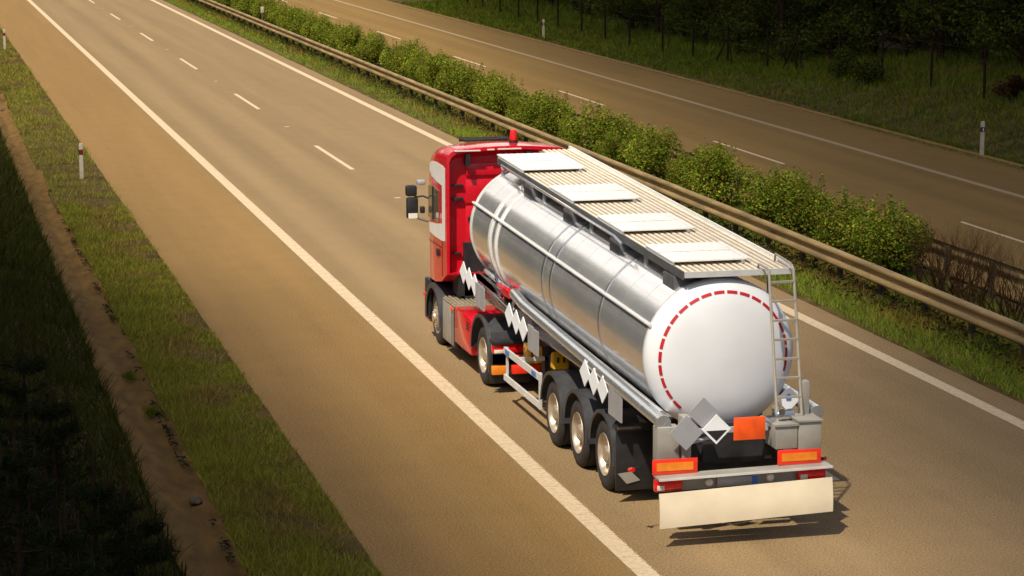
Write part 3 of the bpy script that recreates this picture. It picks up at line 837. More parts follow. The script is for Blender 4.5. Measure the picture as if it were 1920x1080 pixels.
# long rail pipes on both flanks
for s in (-1, 1):
    a = R(24)
    pts = []
    for y in (28.45, 31, 34, 37.4, 38.1):
        pts.append((1.60 + s*(TR+.035)*math.cos(a), y, axz(y)+(TR+.035)*math.sin(a)))
    mb = MB().tube(pts, 0.022, 8)
    for y in np.arange(28.9, 38, 1.15):
        c = Vector((1.60, y, axz(y))); d = Vector((s*math.cos(a), 0, math.sin(a)))
        mb.tube([c+d*(TR-.01), c+d*(TR+.035)], 0.012, 6)
    P('side_rail', mb, M['alu'])
# --- lower plumbing on the left flank
P('hose_tube', MB().tube([(0.72,35.45,1.74),(0.66,34.6,1.70),(0.60,27.62,1.47)], 0.085, 16).tube([(0.60,27.64,1.47),(0.60,27.58,1.468)], 0.097, 16), M['tube'])
P('pipe', MB().tube([(0.86,37.9,1.70),(0.80,34,1.60),(0.78,28.2,1.44)], 0.045, 10), M['chrome'])
P('pipe', MB().tube([(0.70,38.2,1.56),(0.68,36.6,1.52),(0.66,35.4,1.46)], 0.028, 8).tube([(0.78,38.1,1.66),(0.74,36.4,1.62)], 0.02, 8), M['steel'])
P('strut', MB().tube([(0.80,37.05,1.85),(0.72,36.35,1.44)], 0.022, 6).tube([(0.94,36.2,1.70),(0.70,35.5,1.50)], 0.03, 6), M['steel'])
P('tray', MB().box(0.66,0.92,28.2,37.6,1.37,1.40), M['steel'], smooth=False)
P('hose_tube', MB().tube([(2.60,35.4,1.72),(2.62,27.7,1.47)], 0.085, 16), M['tube'])
P('red_bracket', MB().box(0.74,0.86,35.9,36.7,1.58,1.70,.01), M['red'])
# diamond placards, three groups of three standing out of the flank
def diamond(cx, y, z, s, rz=0, m='whiteplate', n=1):
    mb = MB()
    d = Vector((math.sin(rz), math.cos(rz), 0)); u = Vector((0,0,1)); c = Vector((cx,y,z))
    nrm = d.cross(u).normalized()*0.012
    mb.prism([c+u*s, c+d*s, c-u*s, c-d*s], nrm)
    return P('placard', mb, M[m], smooth=False)
for yy, zz in ((38.42,1.60), (38.02,1.56), (37.62,1.52)): diamond(0.60, yy, zz, 0.185, R(-6))
for yy, zz in ((35.05,1.50), (34.62,1.47), (34.20,1.44)): diamond(0.53, yy, zz-.01, 0.185, R(-6))
for yy, zz in ((30.85,1.45), (30.42,1.42), (30.0,1.40)): diamond(0.53, yy, zz-.01, 0.185, R(-6))
def folded(y, z):
    mb = MB().box(0.54,0.56,y-.28,y,z-.20,z+.17).box(0.545,0.565,y-.56,y-.29,z-.21,z+.15)
    P('placard_holder', mb, M['greyplate'], smooth=False)
folded(37.3,1.46); folded(33.95,1.38); folded(29.75,1.33)
# --- walkway on top
def dz(y): return 3.17 + (y-28.2)*0.0345
WX0, WX1, WY0, WY1 = 1.09, 2.47, 28.34, 38.0
def wedge(x0, x1, y0, y1, h0, h1):
    return [(x0,y0,dz(y0)+h0),(x1,y0,dz(y0)+h0),(x1,y1,dz(y1)+h0),(x0,y1,dz(y1)+h0),(x0,y0,dz(y0)+h1),(x1,y0,dz(y0)+h1),(x1,y1,dz(y1)+h1),(x0,y1,dz(y1)+h1)]
BF = [(0,3,2,1),(4,5,6,7),(0,1,5,4),(1,2,6,5),(2,3,7,6),(3,0,4,7)]
walk = P('walkway', MB().add(wedge(WX0,WX1,WY0,WY1,-.05,-.02), BF).add(wedge(1.95,WX1,WY1,38.75,-.05,-.02), BF), M['deckdark'], smooth=False)
mb = MB(); nr = 17
for k in range(nr):
    x = WX0+.01 + (WX1-WX0-.05)*k/(nr-1)
    y1 = 38.75 if x > 1.97 else WY1
    mb.add(wedge(x, x+.045, WY0-.005, y1, -.019, 0.0), BF)
P('deck_ribs', mb, M['deck'], walk, smooth=False)
mb = MB().add(wedge(WX1, WX1+.03, WY0, 38.8, -.05, .045), BF)
P('toe_rail', mb, M['deckwhite'], walk, smooth=False)
P('side_plate', MB().add(wedge(WX0-.02, WX0-.002, WY0, WY1, -.10, .006), BF), M['darkgrey'], walk, smooth=False)
P('side_plate', MB().add(wedge(WX0-.002, WX1+.03, WY0-.03, WY0-.008, -.07, .004), BF), M['alu'], walk, smooth=False)
for ya, yb in ((36.35,37.98), (33.45,34.75), (30.95,32.15), (28.75,29.9)):
    mb = MB().add(wedge(WX0-.03, 2.02, ya, yb, .045, .062), BF)
    for k in range(11):
        x = WX0-.01+.095*k; mb.add(wedge(x, x+.06, ya+.005, yb-.005, .0622, .0655), BF)
    mb.add(wedge(WX0-.03, 2.02, (ya+yb)/2-.012, (ya+yb)/2+.012, .0692, .075), BF)
    for x in (WX0-.02, 1.98): mb.add(wedge(x, x+.03, ya+.02, yb-.02, .0, .045), BF)
    P('raised_panel', mb, M['deckwhite'], walk, smooth=False)
# supports and valve boxes under the deck
for y in np.arange(28.8, 38, 1.3):
    P('deck_support', MB().box(1.12,1.16,y-.03,y+.03,axz(y)+TR*.80,dz(y)-.05), M['greyplate'], smooth=False)
    P('deck_support', MB().box(2.34,2.38,y-.03,y+.03,axz(y)+TR*.55,dz(y)-.05), M['greyplate'], smooth=False)

for y in (28.9, 31.3, 33.7, 36.0):
    P('valve_box', MB().box(1.06,1.34,y-.24,y+.24,axz(y)+TR*.70,dz(y)-.12,.02), M['darkgrey'])
P('handrail', MB().tube([(1.03,37.45,dz(37.45)-.10),(0.97,37.3,dz(37.3)-.02),(0.97,31.0,dz(31.0)-.02),(1.03,30.85,dz(30.85)-.10)], 0.022, 8), M['chrome'])
# --- rear ladder
lad = MB()
def lx(z): return 27.68 + (z-1.55)*(28.02-27.68)/1.55
for x in (2.08, 2.40):
    lad.tube([(x,lx(1.15),1.15),(x,lx(3.05),3.05),(x,28.05,3.22)], 0.020, 8)
for z in (1.45,1.68,1.91,2.14,2.37,2.60,2.83,3.06):
    lad.box(2.08,2.40,lx(z)-.02,lx(z)+.02,z-.012,z+.012)
ladder = P('ladder', lad, M['ladder'])
P('grab_rail', MB().tube([(2.40,28.05,3.20),(2.40,28.08,3.23),(2.41,28.2,3.26),(2.42,28.75,3.29),(2.43,28.8,3.20)], 0.016, 8).tube([(2.08,28.05,3.20),(2.08,28.10,3.22),(2.08,28.4,3.23),(2.08,28.45,3.18)], 0.016, 8), M['ladder'], ladder)
# --- trailer chassis
ch = MB()
for x in (1.18, 1.98): ch.box(x,x+.14,27.8,37.4,0.90,1.14)
for y in (28.0,29.6,31,32.3,33.6,35.2,36.6): ch.box(1.2,2.1,y-.05,y+.05,0.92,1.10)
for y in (28.9,31.0,33.2,35.2,37.0): ch.box(0.95,2.25,y-.06,y+.06,1.10,axz(y)-TR*.80)
for y in (30.2,31.5,32.78): ch.tube([(0.8,y,.47),(2.45,y,.47)], 0.07, 8)
ch.box(1.0,2.25,28.0,29.2,0.55,0.95).box(1.1,2.1,33.6,35.3,0.55,0.9)
for x in (1.05,2.1): ch.box(x,x+.1,34.9,35.0,0.25,1.0).box(x-.05,x+.15,34.82,35.08,0.2,0.25)
P('chassis', ch, M['chassis'], smooth=False)
# --- wheels
def tyre_mesh(r, w):
    p = [(-w/2+.01, r*.60), (-w/2, r*.66), (-w/2-.004, r*.80), (-w/2+.012, r*.93), (-w/2+.035, r*.985), (-w/2+.05, r)]
    p += [(x, rr) for x0 in (-.3,-.1,.1,.3) for x, rr in ((x0*w-.008,r),(x0*w-.006,r-.012),(x0*w+.006,r-.012),(x0*w+.008,r))]
    p += [(w/2-.05, r), (w/2-.035, r*.985), (w/2-.012, r*.93), (w/2+.004, r*.80), (w/2, r*.66), (w/2-.01, r*.60)]
    return MB().lathe(p, (0,0,0), (1,0,0), 48)
def rim_mesh(r, w, s, front=False):
    o = -w/2*s
    d = [(o+.006*s, r*.61), (o-.002*s, r*.60), (o+.012*s, r*.565), (o+.05*s, r*.53)]
    if front: d += [(o+.055*s, r*.42), (o-.01*s, r*.40), (o-.035*s, r*.33), (o-.04*s, r*.20), (o-.075*s, r*.18), (o-.085*s, r*.10), (o-.085*s, 0.001)]
    else: d += [(o+.12*s, r*.50), (o+.13*s, r*.34), (o+.10*s, r*.27), (o+.03*s, r*.25), (o+.01*s, r*.20), (o+.01*s, 0.001)]
    mb = MB().lathe(d, (0,0,0), (1,0,0), 40)
    rb, ob = (r*.26, o-.045*s) if front else (r*.40, o+.118*s)
    for k in range(10):
        a = 2*PI*k/10
        mb.tube([(ob+.02*s, rb*math.cos(a), rb*math.sin(a)), (ob-.012*s, rb*math.cos(a), rb*math.sin(a))], 0.016, 6)
    return mb
tw = {}
def wheel(x, y, r, w, s, front=False):
    key = (r, w, s, front)
    if key in tw:
        o = tw[key].copy(); col.objects.link(o); c = tw[key].children[0].copy(); col.objects.link(c); c.parent = o
    else:
        o = tyre_mesh(r, w).build('wheel', M['rubber'], truck, angle=30)
        rim_mesh(r, w, s, front).build('rim', M['rim'], o, angle=35); tw[key] = o
    o.location = (x-TX, y-TY, r)
    return o
for y in (30.22, 31.52, 32.80):
    wheel(0.79, y, 0.47, 0.34, 1); wheel(2.49, y, 0.47, 0.34, -1)
for xs in ((0.76,1),(1.08,1),(2.52,-1),(2.20,-1)): wheel(xs[0], 37.15, 0.47, 0.27, xs[1])
wheel(0.79, 40.66, 0.47, 0.28, 1, True); wheel(2.49, 40.66, 0.47, 0.28, -1, True)
# mudguards over the wheels
def guard(y, r, x0, x1, a0, a1, name='mudguard', m='fender', zc=0.47, lip=0.05):
    n = 16; vs = []; fs = []
    prof = [(x0, r-lip), (x0, r), (x1, r), (x1, r-.012), (x0+.012, r-.012), (x0+.012, r-lip)]
    for k in range(n+1):
        a = R(a0 + (a1-a0)*k/n)
        for (x, rr) in prof: vs.append((x, y-rr*math.cos(a), zc+rr*math.sin(a)))
    q = len(prof)
    for k in range(n):
        for j in range(q):
            j2 = (j+1) % q; fs.append((k*q+j, k*q+j2, (k+1)*q+j2, (k+1)*q+j))
    fs.append(tuple(range(q))); fs.append(tuple(range(n*q, n*q+q))[::-1])
    return P(name, MB().add(vs, fs), M[m], angle=40)
for y in (30.22, 31.52, 32.80):
    guard(y, 0.60, 0.58, 1.00, -2, 172); guard(y, 0.60, 2.28, 2.70, -2, 172)
guard(37.15, 0.66, 0.57, 1.26, -14, 178); guard(37.15, 0.66, 2.02, 2.71, -14, 178)
P('fender_bridge', MB().box(1.24,2.04,36.5,37.2,0.98,1.06,.02).box(0.60,1.26,36.42,36.5,0.45,0.98,.01).box(2.02,2.70,36.42,36.5,0.45,0.98,.01), M['fender'])
# rear spray flap behind the last axle
for x0 in (0.56, 2.10):
    P('mud_flap', MB().box(x0,x0+.62,29.44,29.47,0.17,0.98,.004).box(x0-.01,x0+.64,29.35,29.60,0.97,1.02,.005), M['black'])
    P('flap_edge', MB().box(x0-.012,x0+.30,29.33,29.35,1.0,1.035), M['steel'], smooth=False)
    P('flap_badge', MB().prism([(x0+.02,29.43,.40),(x0+.20,29.43,.42),(x0+.32,29.43,.30),(x0+.14,29.43,.26)], (0,-.006,0)), M['grey'], smooth=False)
# side guards
for x in (0.60, 2.66):
    P('side_guard', MB().box(x,x+.03,33.52,35.66,0.79,0.89).box(x,x+.03,33.52,35.66,0.38,0.47).box(x+.031,x+.06,33.56,33.64,0.38,0.89).box(x+.031,x+.06,35.58,35.64,0.38,0.89).box(x-.003,x+.031,33.46,33.53,0.375,0.895).box(x+.03,x+.5,34.9,34.96,.80,.86), M['alu'], smooth=False)
    P('blue_sticker', MB().box(x-.006,x-.003,35.30,35.56,0.805,0.875).box(x-.006,x-.003,33.70,33.95,0.805,0.875), M['blue'], smooth=False)
# air and power lines between cab and trailer
for k, (mm, x0) in enumerate((('black',1.30),('red',1.42),('yellow',1.54),('black',1.66))):
    pts = [(x0, 39.70, 1.72)]
    for q in range(1, 9):
        t = q/9; pts.append((x0+0.05*math.sin(q*2.1+k), 39.70-(39.70-38.15)*t, 1.72-0.62*math.sin(PI*t)*(0.8+.1*k)-0.25*t))
    pts.append((x0, 38.15, 1.47))
    P('air_hose', MB().tube(pts, 0.018, 6), M[mm])
P('air_hose', MB().tube([(0.95,38.3,1.30),(0.98,37.6,1.22),(0.92,36.9,1.30),(0.96,36.3,1.24)], 0.022, 6), M['black'])
# wheel chocks
def chock(x, y, z, rx):
    mb = MB().prism([(x-.11,y-.09,z-.12),(x-.11,y+.10,z-.12),(x-.11,y+.08,z+.10),(x-.11,y-.06,z+.14)], (.23,0,0))
    bm = bmesh.new(); me = bpy.data.meshes.new('tmp'); me.from_pydata(mb.v, [], mb.f); bm.from_mesh(me); bmesh.ops.recalc_face_normals(bm, faces=bm.faces)
    bmesh.ops.bevel(bm, geom=list(bm.edges), offset=.012, segments=2, affect='EDGES'); m2 = MB().frombm(bm)
    o = P('wheel_chock', m2, M['yellow'])
    P('chock_slot', MB().box(x-.06,x-.03,y-.099,y-.085,z-.02,z+.06).box(x+.03,x+.06,y-.099,y-.085,z-.02,z+.06), M['black'], o, smooth=False)
chock(0.90, 35.0, 0.88, 0); chock(0.93, 33.62, 1.06, 0)
P('chock_bracket', MB().box(0.84,0.96,34.98,35.1,0.98,1.03).box(0.78,1.02,35.1,35.14,0.74,1.05), M['steel'], smooth=False)
# --- rear frame
P('rear_column', MB().box(0.52,0.80,27.55,27.75,0.98,1.42,.01).box(0.82,0.93,27.5,27.7,0.95,1.55,.01), M['grey'])
P('tool_cabinet', MB().box(1.98,2.26,27.42,27.85,1.10,1.40,.012).box(1.965,2.28,27.40,27.44,1.385,1.41), M['grey'])
P('tool_cabinet', MB().box(2.27,2.56,27.40,27.85,1.08,1.43,.012).box(2.26,2.575,27.38,27.86,1.43,1.45), M['grey'])
P('valve', MB().tube([(2.05,27.7,1.45),(2.3,27.7,1.47)], 0.07, 12).tube([(2.12,27.6,1.52),(2.12,27.85,1.52)], 0.045, 10).tube([(1.9,27.75,1.42),(2.0,27.6,1.38)], 0.05, 10), M['steel'])
P('upright', MB().box(2.42,2.52,27.72,27.86,1.44,1.86,.008), M['grey'])
P('cross_brace', MB().tube([(0.95,27.55,1.22),(1.4,27.6,1.30)], 0.022, 6).box(1.0,1.95,27.62,27.68,1.30,1.36), M['greyplate'])
P('rear_panel', MB().box(0.95,2.0,27.9,27.95,0.85,1.35), M['chassis'], smooth=False)
tl = lambda x: 0.018*(x-0.4)                               # the assembly hangs slightly lower on the left
def tbox(mb, x0, x1, y0, y1, z0, z1):
    a, b = tl(x0), tl(x1)
    return mb.add([(x0,y0,z0+a),(x1,y0,z0+b),(x1,y1,z0+b),(x0,y1,z0+a),(x0,y0,z1+a),(x1,y0,z1+b),(x1,y1,z1+b),(x0,y1,z1+a)], BF)
bumper = P('bumper', tbox(tbox(MB(), 0.44,2.64,27.22,27.46,0.845,0.87), 0.46,2.62,27.40,27.45,0.665,0.844), M['grey'], smooth=False)
P('bumper_edge', tbox(MB(), 0.44,2.64,27.205,27.219,0.845,0.872), M['alu'], bumper, smooth=False)
def lamp(x0, x1):
    a = tl((x0+x1)/2)
    o = P('tail_light', MB().box(x0,x1,27.325,27.395,0.685+a,0.835+a,.012), M['lamp'])
    P('clear_lens', MB().box(x0+.03,x0+.12,27.315,27.33,0.70+a,0.76+a,.004), M['lampclear'], o)
lamp(0.42,0.77); lamp(2.24,2.60)
for x in (1.12, 1.90):
    a = tl(x)
    P('round_lamp', MB().lathe([(0,.055),(-.03,.055),(-.05,.045),(-.06,.02),(-.062,.001)], (x,27.398,.745+a), (0,1,0), 20), M['lampclear'])
np_ = P('number_plate', MB().box(1.22,1.75,27.36,27.38,0.700,0.815,.004), M['greyplate'])
P('plate_band', MB().box(1.66,1.735,27.352,27.359,0.712,0.805), M['blue'], np_, smooth=False)
# broad cream rear flap, slightly curved backwards at the foot
vs = []; fs = []; n = 8
for k in range(n+1):
    t = k/n; z = 0.675 - 0.415*t; y = 27.255 - 0.05*math.sin(t*1.9)
    for x in (0.455,2.655): vs += [(x,y,z+tl(x)*2.0),(x,y+.02,z+tl(x)*2.0)]
for k in range(n):
    a = 4*k; b = a+4
    fs += [(a,a+2,b+2,b),(a+1,b+1,b+3,a+3),(a,b,b+1,a+1),(a+2,a+3,b+3,b+2)]
fs += [(0,1,3,2),(4*n,4*n+2,4*n+3,4*n+1)]
P('rear_flap', MB().add(vs,fs), M['flap'])
def refl(x0, x1):
    a = tl((x0+x1)/2)
    o = P('reflective_panel', MB().box(x0,x1,27.40,27.412,0.875+a,1.06+a,.004), M['reflred'])
    P('amber_field', MB().box(x0+.055,x1-.055,27.394,27.3985,0.918+a,1.017+a), M['reflor'], o, smooth=False)
refl(0.41,0.98); refl(2.00,2.56)
for x in (0.28, 2.76):
    P('marker_lamp', MB().tube([(x+(.12 if x<1 else -.12),27.9,0.86),(x,27.85,0.86)], 0.012, 6), M['black'])
    P('marker_lens', MB().tube([(x-.012,27.88,0.84),(x+.012,27.80,0.86)], 0.028, 8), M['lamp'])
P('hazard_plate', MB().box(1.44,1.84,27.415,27.435,1.245,1.525,.004), M['orange'], label='orange hazard plate below the white tank end')
def fdia(x, z, s, y, m, label=None, sq=1.0):
    return P('placard', MB().prism([(x,y,z+s),(x+s,y,z),(x,y,z-s),(x-s,y,z)], (0,.012,0)), M[m], smooth=False, label=label)
fdia(1.06,1.60,0.195,27.44,'greyplate'); fdia(0.84,1.37,0.215,27.42,'greyplate')
d3 = fdia(1.215,1.40,0.185,27.405,'whiteplate', 'white diamond placard with black lower triangle')
P('black_triangle', MB().prism([(1.215-.13,27.401,1.385),(1.215+.13,27.401,1.385),(1.215,27.401,1.255)], (0,.003,0)), M['black'], d3, smooth=False)
d4 = fdia(2.30,1.62,0.16,27.86,'whiteplate', 'small white placard with blue mark behind the ladder')
P('blue_mark', MB().prism([(2.26,27.855,1.66),(2.30,27.855,1.69),(2.34,27.855,1.66),(2.33,27.855,1.60),(2.27,27.855,1.60)], (0,.003,0)), M['blue'], d4, smooth=False)
# --- tractor: cab shell as a loft of rounded sections
def section(x0, x1, z0, z1, rc, arch):
    """closed outline in xz, rounded top corners, slightly arched roof"""
    pts = [(x0,z0)]
    for k in range(7):
        a = PI - (PI/2)*k/6; pts.append((x0+rc+rc*math.cos(a), z1-rc+rc*math.sin(a)))
    for k in range(1,8):
        t = k/8; pts.append((x0+rc+(x1-x0-2*rc)*t, z1+arch*math.sin(PI*t)))
    for k in range(7):
        a = PI/2 - (PI/2)*k/6; pts.append((x1-rc+rc*math.cos(a), z1-rc+rc*math.sin(a)))
    pts.append((x1,z0)); return pts
secs = [(39.58,0.585,2.715,1.38,3.47,.20,.05),(40.0,0.585,2.715,1.20,3.47,.24,.05),(40.5,0.59,2.71,1.12,3.45,.26,.05),(41.0,0.61,2.69,1.10,3.38,.30,.05),(41.25,0.65,2.65,1.05,3.25,.32,.05),(41.42,0.74,2.56,0.95,2.95,.34,.04),(41.52,0.84,2.46,0.90,2.4,.2,.02)]
vs = []; fs = []
for (y,*a) in secs:
    for (x,z) in section(*a): vs.append((x,y,z))
n = len(section(*secs[0][1:]))
for i in range(len(secs)-1):
    for k in range(n):
        k2 = (k+1) % n; fs.append((i*n+k, i*n+k2, (i+1)*n+k2, (i+1)*n+k))
fs.append(tuple(range((len(secs)-1)*n, len(secs)*n)))
# rim and recessed rear wall
inn = section(0.585+.05, 2.715-.05, 1.40, 3.47-.06, .17, .05)
inn2 = section(0.585+.10, 2.715-.10, 1.40, 3.47-.16, .12, .05)
o1 = len(vs); vs += [(x,39.58,z) for x,z in inn]; o2 = len(vs); vs += [(x,39.76,z) for x,z in inn2]
for k in range(n):
    k2 = (k+1) % n
    fs.append((k, k2, o1+k2, o1+k)); fs.append((o1+k, o1+k2, o2+k2, o2+k))
fs.append(tuple(range(o2, o2+n)))
cab = P('cab', MB().add(vs, fs), M['red'], angle=38)
# pressed panels on the rear wall
mb = MB().box(0.95,2.35,39.735,39.758,2.55,2.95,.01).box(0.95,1.62,39.735,39.758,1.5,2.5,.01).box(1.66,2.35,39.735,39.758,1.5,2.5,.01).box(0.95,2.4,39.72,39.758,3.02,3.22,.012)
P('rear_wall_panel', mb, M['red'], cab)
for a in ((0.72,0.90,39.70,39.755,2.84,2.88,.005),(0.72,0.90,39.69,39.755,2.60,2.66,.005),(0.72,0.86,39.70,39.755,1.70,1.73,.005),(0.98,1.08,39.69,39.733,2.26,2.33,.005)): P('cab_vent', MB().box(*a), M['black'], cab)
for a in ((0.92,0.98,39.56,39.74,3.20,3.40),(1.95,2.04,39.56,39.74,3.20,3.42),(2.28,2.36,39.6,39.74,3.20,3.42)): P('spoiler_bracket', MB().box(*a), M['black'], cab, smooth=False)
for a in ((0.72,1.16,39.555,39.578,3.445,3.465),(1.28,1.40,39.555,39.578,3.455,3.475),(1.46,1.86,39.555,39.578,3.46,3.48)): P('spoiler_edge', MB().box(*a), M['cream'], cab, smooth=False)
P('roof_bar', MB().tube([(1.1,40.9,3.50),(1.95,40.9,3.50)], 0.035, 8).box(1.10,1.95,40.55,40.60,3.50,3.54,.01), M['black'], cab)
be = P('beacon', MB().lathe([(0,.062),(.13,.06),(.165,.045),(.18,.001)], (1.86,40.1,3.56), (0,0,1), 18), M['lamp'], cab)
P('beacon_base', MB().lathe([(-.06,.05),(-.06,.075),(0,.075),(0,.06)], (1.86,40.1,3.56), (0,0,1), 18), M['black'], cab)
# left and right flank trim: cream C-shaped panel, window
for s, X in ((1, 0.583), (-1, 2.717)):
    t = (-.006*s,0,0)
    def cx(y): return X + s*(float(np.interp(y, [39.58,40.0,40.5,41.0,41.25], [0.585,0.585,0.59,0.61,0.65])) - 0.583 - 0.004)
    pan = MB()
    for quad in ([(39.70,1.93),(39.90,1.905),(39.90,3.18),(39.70,3.15)],
                 [(39.90,2.84),(40.40,2.87),(40.40,3.19),(39.90,3.18)], [(40.40,2.87),(40.80,2.90),(40.80,3.16),(40.40,3.19)], [(40.80,2.90),(41.0,2.98),(40.98,3.10),(40.80,3.16)],
                 [(39.90,1.905),(40.5,1.90),(40.5,2.12),(39.90,2.20)], [(40.5,1.90),(41.0,1.91),(41.0,2.08),(40.5,2.12)], [(41.0,1.91),(41.16,1.93),(41.16,2.03),(41.0,2.08)]):
        pan.prism([(cx(y_), y_, z_) for y_, z_ in quad], (-.006*s,0,0))
    P('cream_panel', pan, M['cream'], cab, smooth=False)
    P('side_window', MB().prism([(X+.001*s,40.18,2.18),(X+.001*s,40.18,2.72),(X+.003*s,40.75,2.76),(X+.02*s,41.08,2.70),(X+.025*s,41.14,2.16)], (-.008*s,0,0)), M['glass'], cab, smooth=False)
    P('window_pillar', MB().prism([(X+.004*s,40.62,2.17),(X+.004*s,40.62,2.74),(X+.006*s,40.70,2.74),(X+.006*s,40.70,2.17)], (-.014*s,0,0)), M['black'], cab, smooth=False)
    P('door_handle', MB().box(min(X-.022*s,X-.002*s),max(X-.022*s,X-.002*s),40.15,40.33,1.60,1.72,.006), M['black'], cab)
    P('door_seam', MB().box(min(X-.004*s,X+.004*s),max(X-.004*s,X+.004*s),39.93,39.945,1.3,1.9).box(min(X-.004*s,X+.004*s),max(X-.004*s,X+.004*s),39.95,41.0,1.775,1.785), M['chassis'], cab, smooth=False)
    # mirrors
    mx = 0.36 if s == 1 else 2.94
    mi = P('mirror', MB().box(mx-.10,mx+.10,41.27,41.40,2.10,2.47,.035).box(mx-.11,mx+.08,41.27,41.42,2.49,2.68,.035), M['black'], cab)
    P('mirror_glass', MB().box(mx-.08,mx+.08,41.262,41.268,2.11,2.20), M['cream'], mi, smooth=False)
    P('mirror_arm', MB().tube([(mx+.05*s,41.34,2.47),(X-.05*s,41.25,2.50),(X+.03*s,41.15,2.47)], 0.018, 6).tube([(mx+.05*s,41.34,2.12),(X+.03*s,41.2,2.06)], 0.02, 6), M['black'], mi)
    P('kerb_mirror', MB().box(min(X-.02*s,X-.16*s),max(X-.02*s,X-.16*s),41.15,41.30,2.70,2.78,.02), M['greyplate'], cab)
    P('small_mirror', MB().box(min(X-.02*s,X-.10*s),max(X-.02*s,X-.10*s),41.20,41.30,2.20,2.32,.02), M['black'], cab)
# wind-screen, sun visor, grille
P('windscreen', MB().prism([(0.86,41.49,1.95),(2.44,41.49,1.95),(2.42,41.40,2.85),(0.88,41.40,2.85)], (0,.04,0)), M['glass'], cab, smooth=False)
P('sun_visor', MB().box(0.75,2.55,41.36,41.60,2.88,2.98,.02), M['black'], cab)
P('grille', MB().box(0.95,2.35,41.48,41.55,1.05,1.75,.03), M['black'], cab)
P('front_bumper', MB().box(0.62,2.68,41.15,41.62,0.28,0.98,.06), M['red'], cab)
P('front_step', MB().box(0.60,0.68,41.12,41.45,0.35,1.05,.02), M['black'])
P('side_marker', MB().box(0.565,0.60,41.25,41.42,0.72,0.80,.008), M['lamp'])
# front wheel arch
guard(40.66, 0.60, 0.56, 1.05, -8, 188, 'wheel_arch', 'fender', lip=.09); guard(40.66, 0.60, 2.25, 2.74, -8, 188, 'wheel_arch', 'fender', lip=.09)
P('engine_block', MB().box(0.95,2.35,39.7,41.4,0.6,1.35).box(0.80,2.5,39.62,40.1,1.0,1.36), M['chassis'], smooth=False)
# tractor chassis, catwalk, boxes
ch = MB()
for x in (1.22, 1.96): ch.box(x,x+.10,36.4,41.2,0.60,0.84)
ch.box(1.0,2.3,36.7,37.6,0.95,1.04).tube([(0.7,37.15,.47),(2.6,37.15,.47)], .07, 8).tube([(0.8,40.66,.47),(2.5,40.66,.47)], .06, 8)
ch.box(1.3,1.98,38.0,39.9,0.7,0.95).box(0.9,2.4,39.62,39.82,0.85,1.9)
P('tractor_frame', ch, M['chassis'], smooth=False)
for s in (0,1):
    f = (lambda x0,x1: (x0,x1)) if s == 0 else (lambda x0,x1: (3.30-x1,3.30-x0))
    x0,x1 = f(0.60,1.30); P('side_box', MB().box(x0,x1,39.16,40.02,0.22,0.90,.03), M['grey'])
    x0,x1 = f(0.598,1.20); P('box_strap', MB().box(x0,x1,39.25,39.30,0.20,0.91).box(x0,x1,39.06,39.155,0.22,0.88), M['black'], smooth=False)
    x0,x1 = f(0.60,1.72)
    if s == 0:
        mb = MB()
        for k in range(15):
            mb.box(0.62+.072*k,0.62+.072*k+.034,39.12,39.98,0.925,0.955)
        mb.box(0.60,1.72,39.10,39.99,0.91,0.924)
        P('catwalk', mb, M['catwalk'], smooth=False)
    x0,x1 = f(0.59,1.42); P('red_box', MB().box(x0,x1,37.84,39.05,0.33,0.93,.03), M['red'], label='red box between the catwalk and the drive wheel')
    x0,x1 = f(0.58,0.60); P('box_vent', MB().box(min(x0+.002,x1),max(x0,x1)-.011,37.95,38.15,0.72,0.745).box(min(x0+.002,x1),max(x0,x1)-.011,37.95,38.15,0.77,0.795).box(min(x0+.002,x1),max(x0,x1)-.011,37.95,38.15,0.82,0.845), M['chassis'], smooth=False)
    x0,x1 = f(0.56,0.60); P('orange_marker', MB().box(x0,x1,39.20,39.26,0.84,0.90,.006), M['orange'])
    # tractor tail lamps
    x0,x1 = f(0.58,1.16); P('tail_light', MB().box(x0,x1,36.28,36.41,0.66,0.80,.015), M['lamp'])
    x0,x1 = f(0.60,0.76); P('clear_lens', MB().box(x0,x1,36.27,36.285,0.665,0.72,.004), M['lampclear'])
    x0,x1 = f(0.58,0.82); P('reflective_panel', MB().box(x0,x1,36.30,36.41,0.32,0.45,.005), M['reflor'])
    x0,x1 = f(0.90,1.35); P('reflective_panel', MB().box(x0,x1,36.30,36.41,0.32,0.45,.005), M['reflred'])
    x0,x1 = f(0.57,1.22); P('mud_flap', MB().box(x0,x1,36.42,36.45,0.16,0.62,.004).box(x0,x1,36.25,36.5,0.80,0.86,.01), M['black'])
    x0,x1 = f(0.62,0.72); P('orange_marker', MB().box(x0+.35,x1+.35,36.3,36.36,0.56,0.62,.006), M['orange'])

# ------------------------------------------------------------------ clouds: an unseen deck, added and shaped to darken the frame edges
def shade_thickness(x, y):
    """deck shaped to shade the frame edges and spare the truck, in ground coordinates of its shadow"""
    def ss(a, b, v): t = np.clip((v-a)/(b-a), 0, 1); return t*t*(3-2*t)
    right = 1.1*ss(8.0, 20.5, x - 0.12*(y-55))
    right = np.maximum(right, 1.2*ss(3.8, 7.0, x)*ss(46, 29, y))
    near = np.maximum(1.25*ss(50.0, 27.0, y)*ss(-1.2, -3.6, x), 1.1*ss(24.6, 20.0, y))
    left = ss(-3.2, -6.0, x)*ss(85, 40, y)
    t = 1.05*right + 1.15*near + 0.95*left
    t = np.minimum(t, 1.6)
    return t

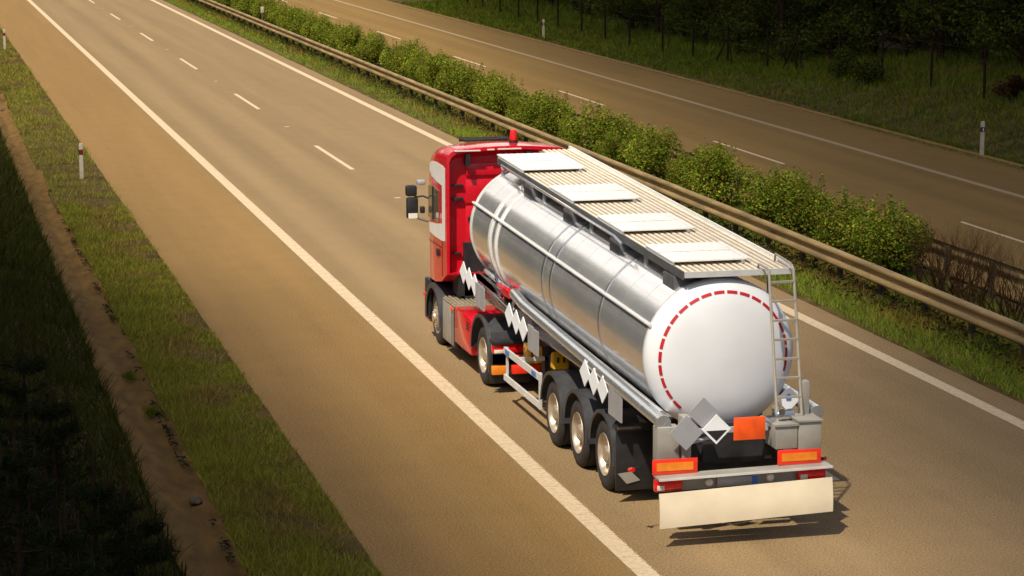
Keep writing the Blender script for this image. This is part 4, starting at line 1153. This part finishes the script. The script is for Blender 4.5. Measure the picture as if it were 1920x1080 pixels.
def build_shade_cloud():
    ALT, T = 230.0, 9.0
    st = 2.0
    xs = np.arange(-90, 120.1, st); ys = np.arange(-60, 300.1, st)
    X, Y = np.meshgrid(xs, ys, indexing='ij')
    t = shade_thickness(X, Y)*(0.86+0.28*vnoise(X+200, Y+200, 9.0, 81))
    edge = np.minimum(np.minimum(X-xs[0], xs[-1]-X), np.minimum(Y-ys[0], ys[-1]-Y))
    t = t*np.clip(edge/30, 0, 1)
    lump = 6*(vnoise(X+300, Y+300, 22, 82)-.5)
    off = -SUN_DIR/SUN_DIR.z*-1.0
    ox, oy = -SUN_DIR.x/-SUN_DIR.z*ALT, -SUN_DIR.y/-SUN_DIR.z*ALT
    n, m = X.shape
    top = np.stack([X+ox, Y+oy, ALT+lump+t*T*0.65], -1).reshape(-1,3); bot = np.stack([X+ox, Y+oy, ALT+lump-t*T*0.35], -1).reshape(-1,3)
    keep = (np.minimum.reduce([t[:-1,:-1], t[1:,:-1], t[1:,1:], t[:-1,1:]]) > 0.004)
    idx = np.arange(n*m).reshape(n, m); F = []
    for i in range(n-1):
        for j in range(m-1):
            if not keep[i,j]: continue
            a,b,c,d = idx[i,j], idx[i+1,j], idx[i+1,j+1], idx[i,j+1]
            F.append((a,b,c,d)); F.append((a+n*m, d+n*m, c+n*m, b+n*m))
            for (di,dj,p,q) in ((0,-1,a,b),(1,0,b,c),(0,1,c,d),(-1,0,d,a)):
                ii, jj = i+di, j+dj
                if not (0 <= ii < n-1 and 0 <= jj < m-1) or not keep[ii,jj]: F.append((q, p, p+n*m, q+n*m))
    o = npmesh('added_cloud', np.r_[top, bot], np.array(F), None, cm)
    o.data.shade_smooth(); struct(o)
cm = bpy.data.materials.new('shade_cloud_vapour'); cm.use_nodes = True
n_ = cm.node_tree.nodes; n_.remove(n_['Principled BSDF'])
vp = n_.new('ShaderNodeVolumePrincipled'); vp.inputs['Color'].default_value = (1,1,1,1); vp.inputs['Density'].default_value = 2.2/9.0; vp.inputs['Anisotropy'].default_value = 0.4
cm.node_tree.links.new(vp.outputs[0], n_['Material Output'].inputs['Volume'])
build_shade_cloud()

# white cumulus bank low in the sky ahead, added out of view to whiten the tank reflection
def cumulus():
    g = np.random.default_rng(9); V = []; F = []
    bm = bmesh.new(); bmesh.ops.create_icosphere(bm, subdivisions=4, radius=1); bm.verts.index_update()
    sv = np.array([v.co[:] for v in bm.verts]); sf = np.array([[v.index for v in f.verts] for f in bm.faces]); bm.free()
    o = 0
    for k in range(260):
        x = g.uniform(-2000, 1900); r = g.uniform(90, 210); z = g.uniform(110, 1150); y = 2200+0.35*z+g.uniform(-200, 200)
        d = 1 + 0.10*np.sin(sv@g.normal(size=3)*4+g.random()*6) + 0.07*np.sin(sv@g.normal(size=3)*9+g.random()*6) + 0.05*np.sin(sv@g.normal(size=3)*17)
        V.append(sv*d[:,None]*np.array([r*1.3, r, r*0.85]) + np.array([x,y,z])); F.append(sf+o); o += len(sv)
    c = npmesh('added_cloud', np.concatenate(V), np.concatenate(F), None, mat('added_cloud_white', (0.92,0.92,0.92), 1.0, var=0.02, scale=0.01, spec=0.0)); c.data.shade_smooth(); struct(c)
cumulus()
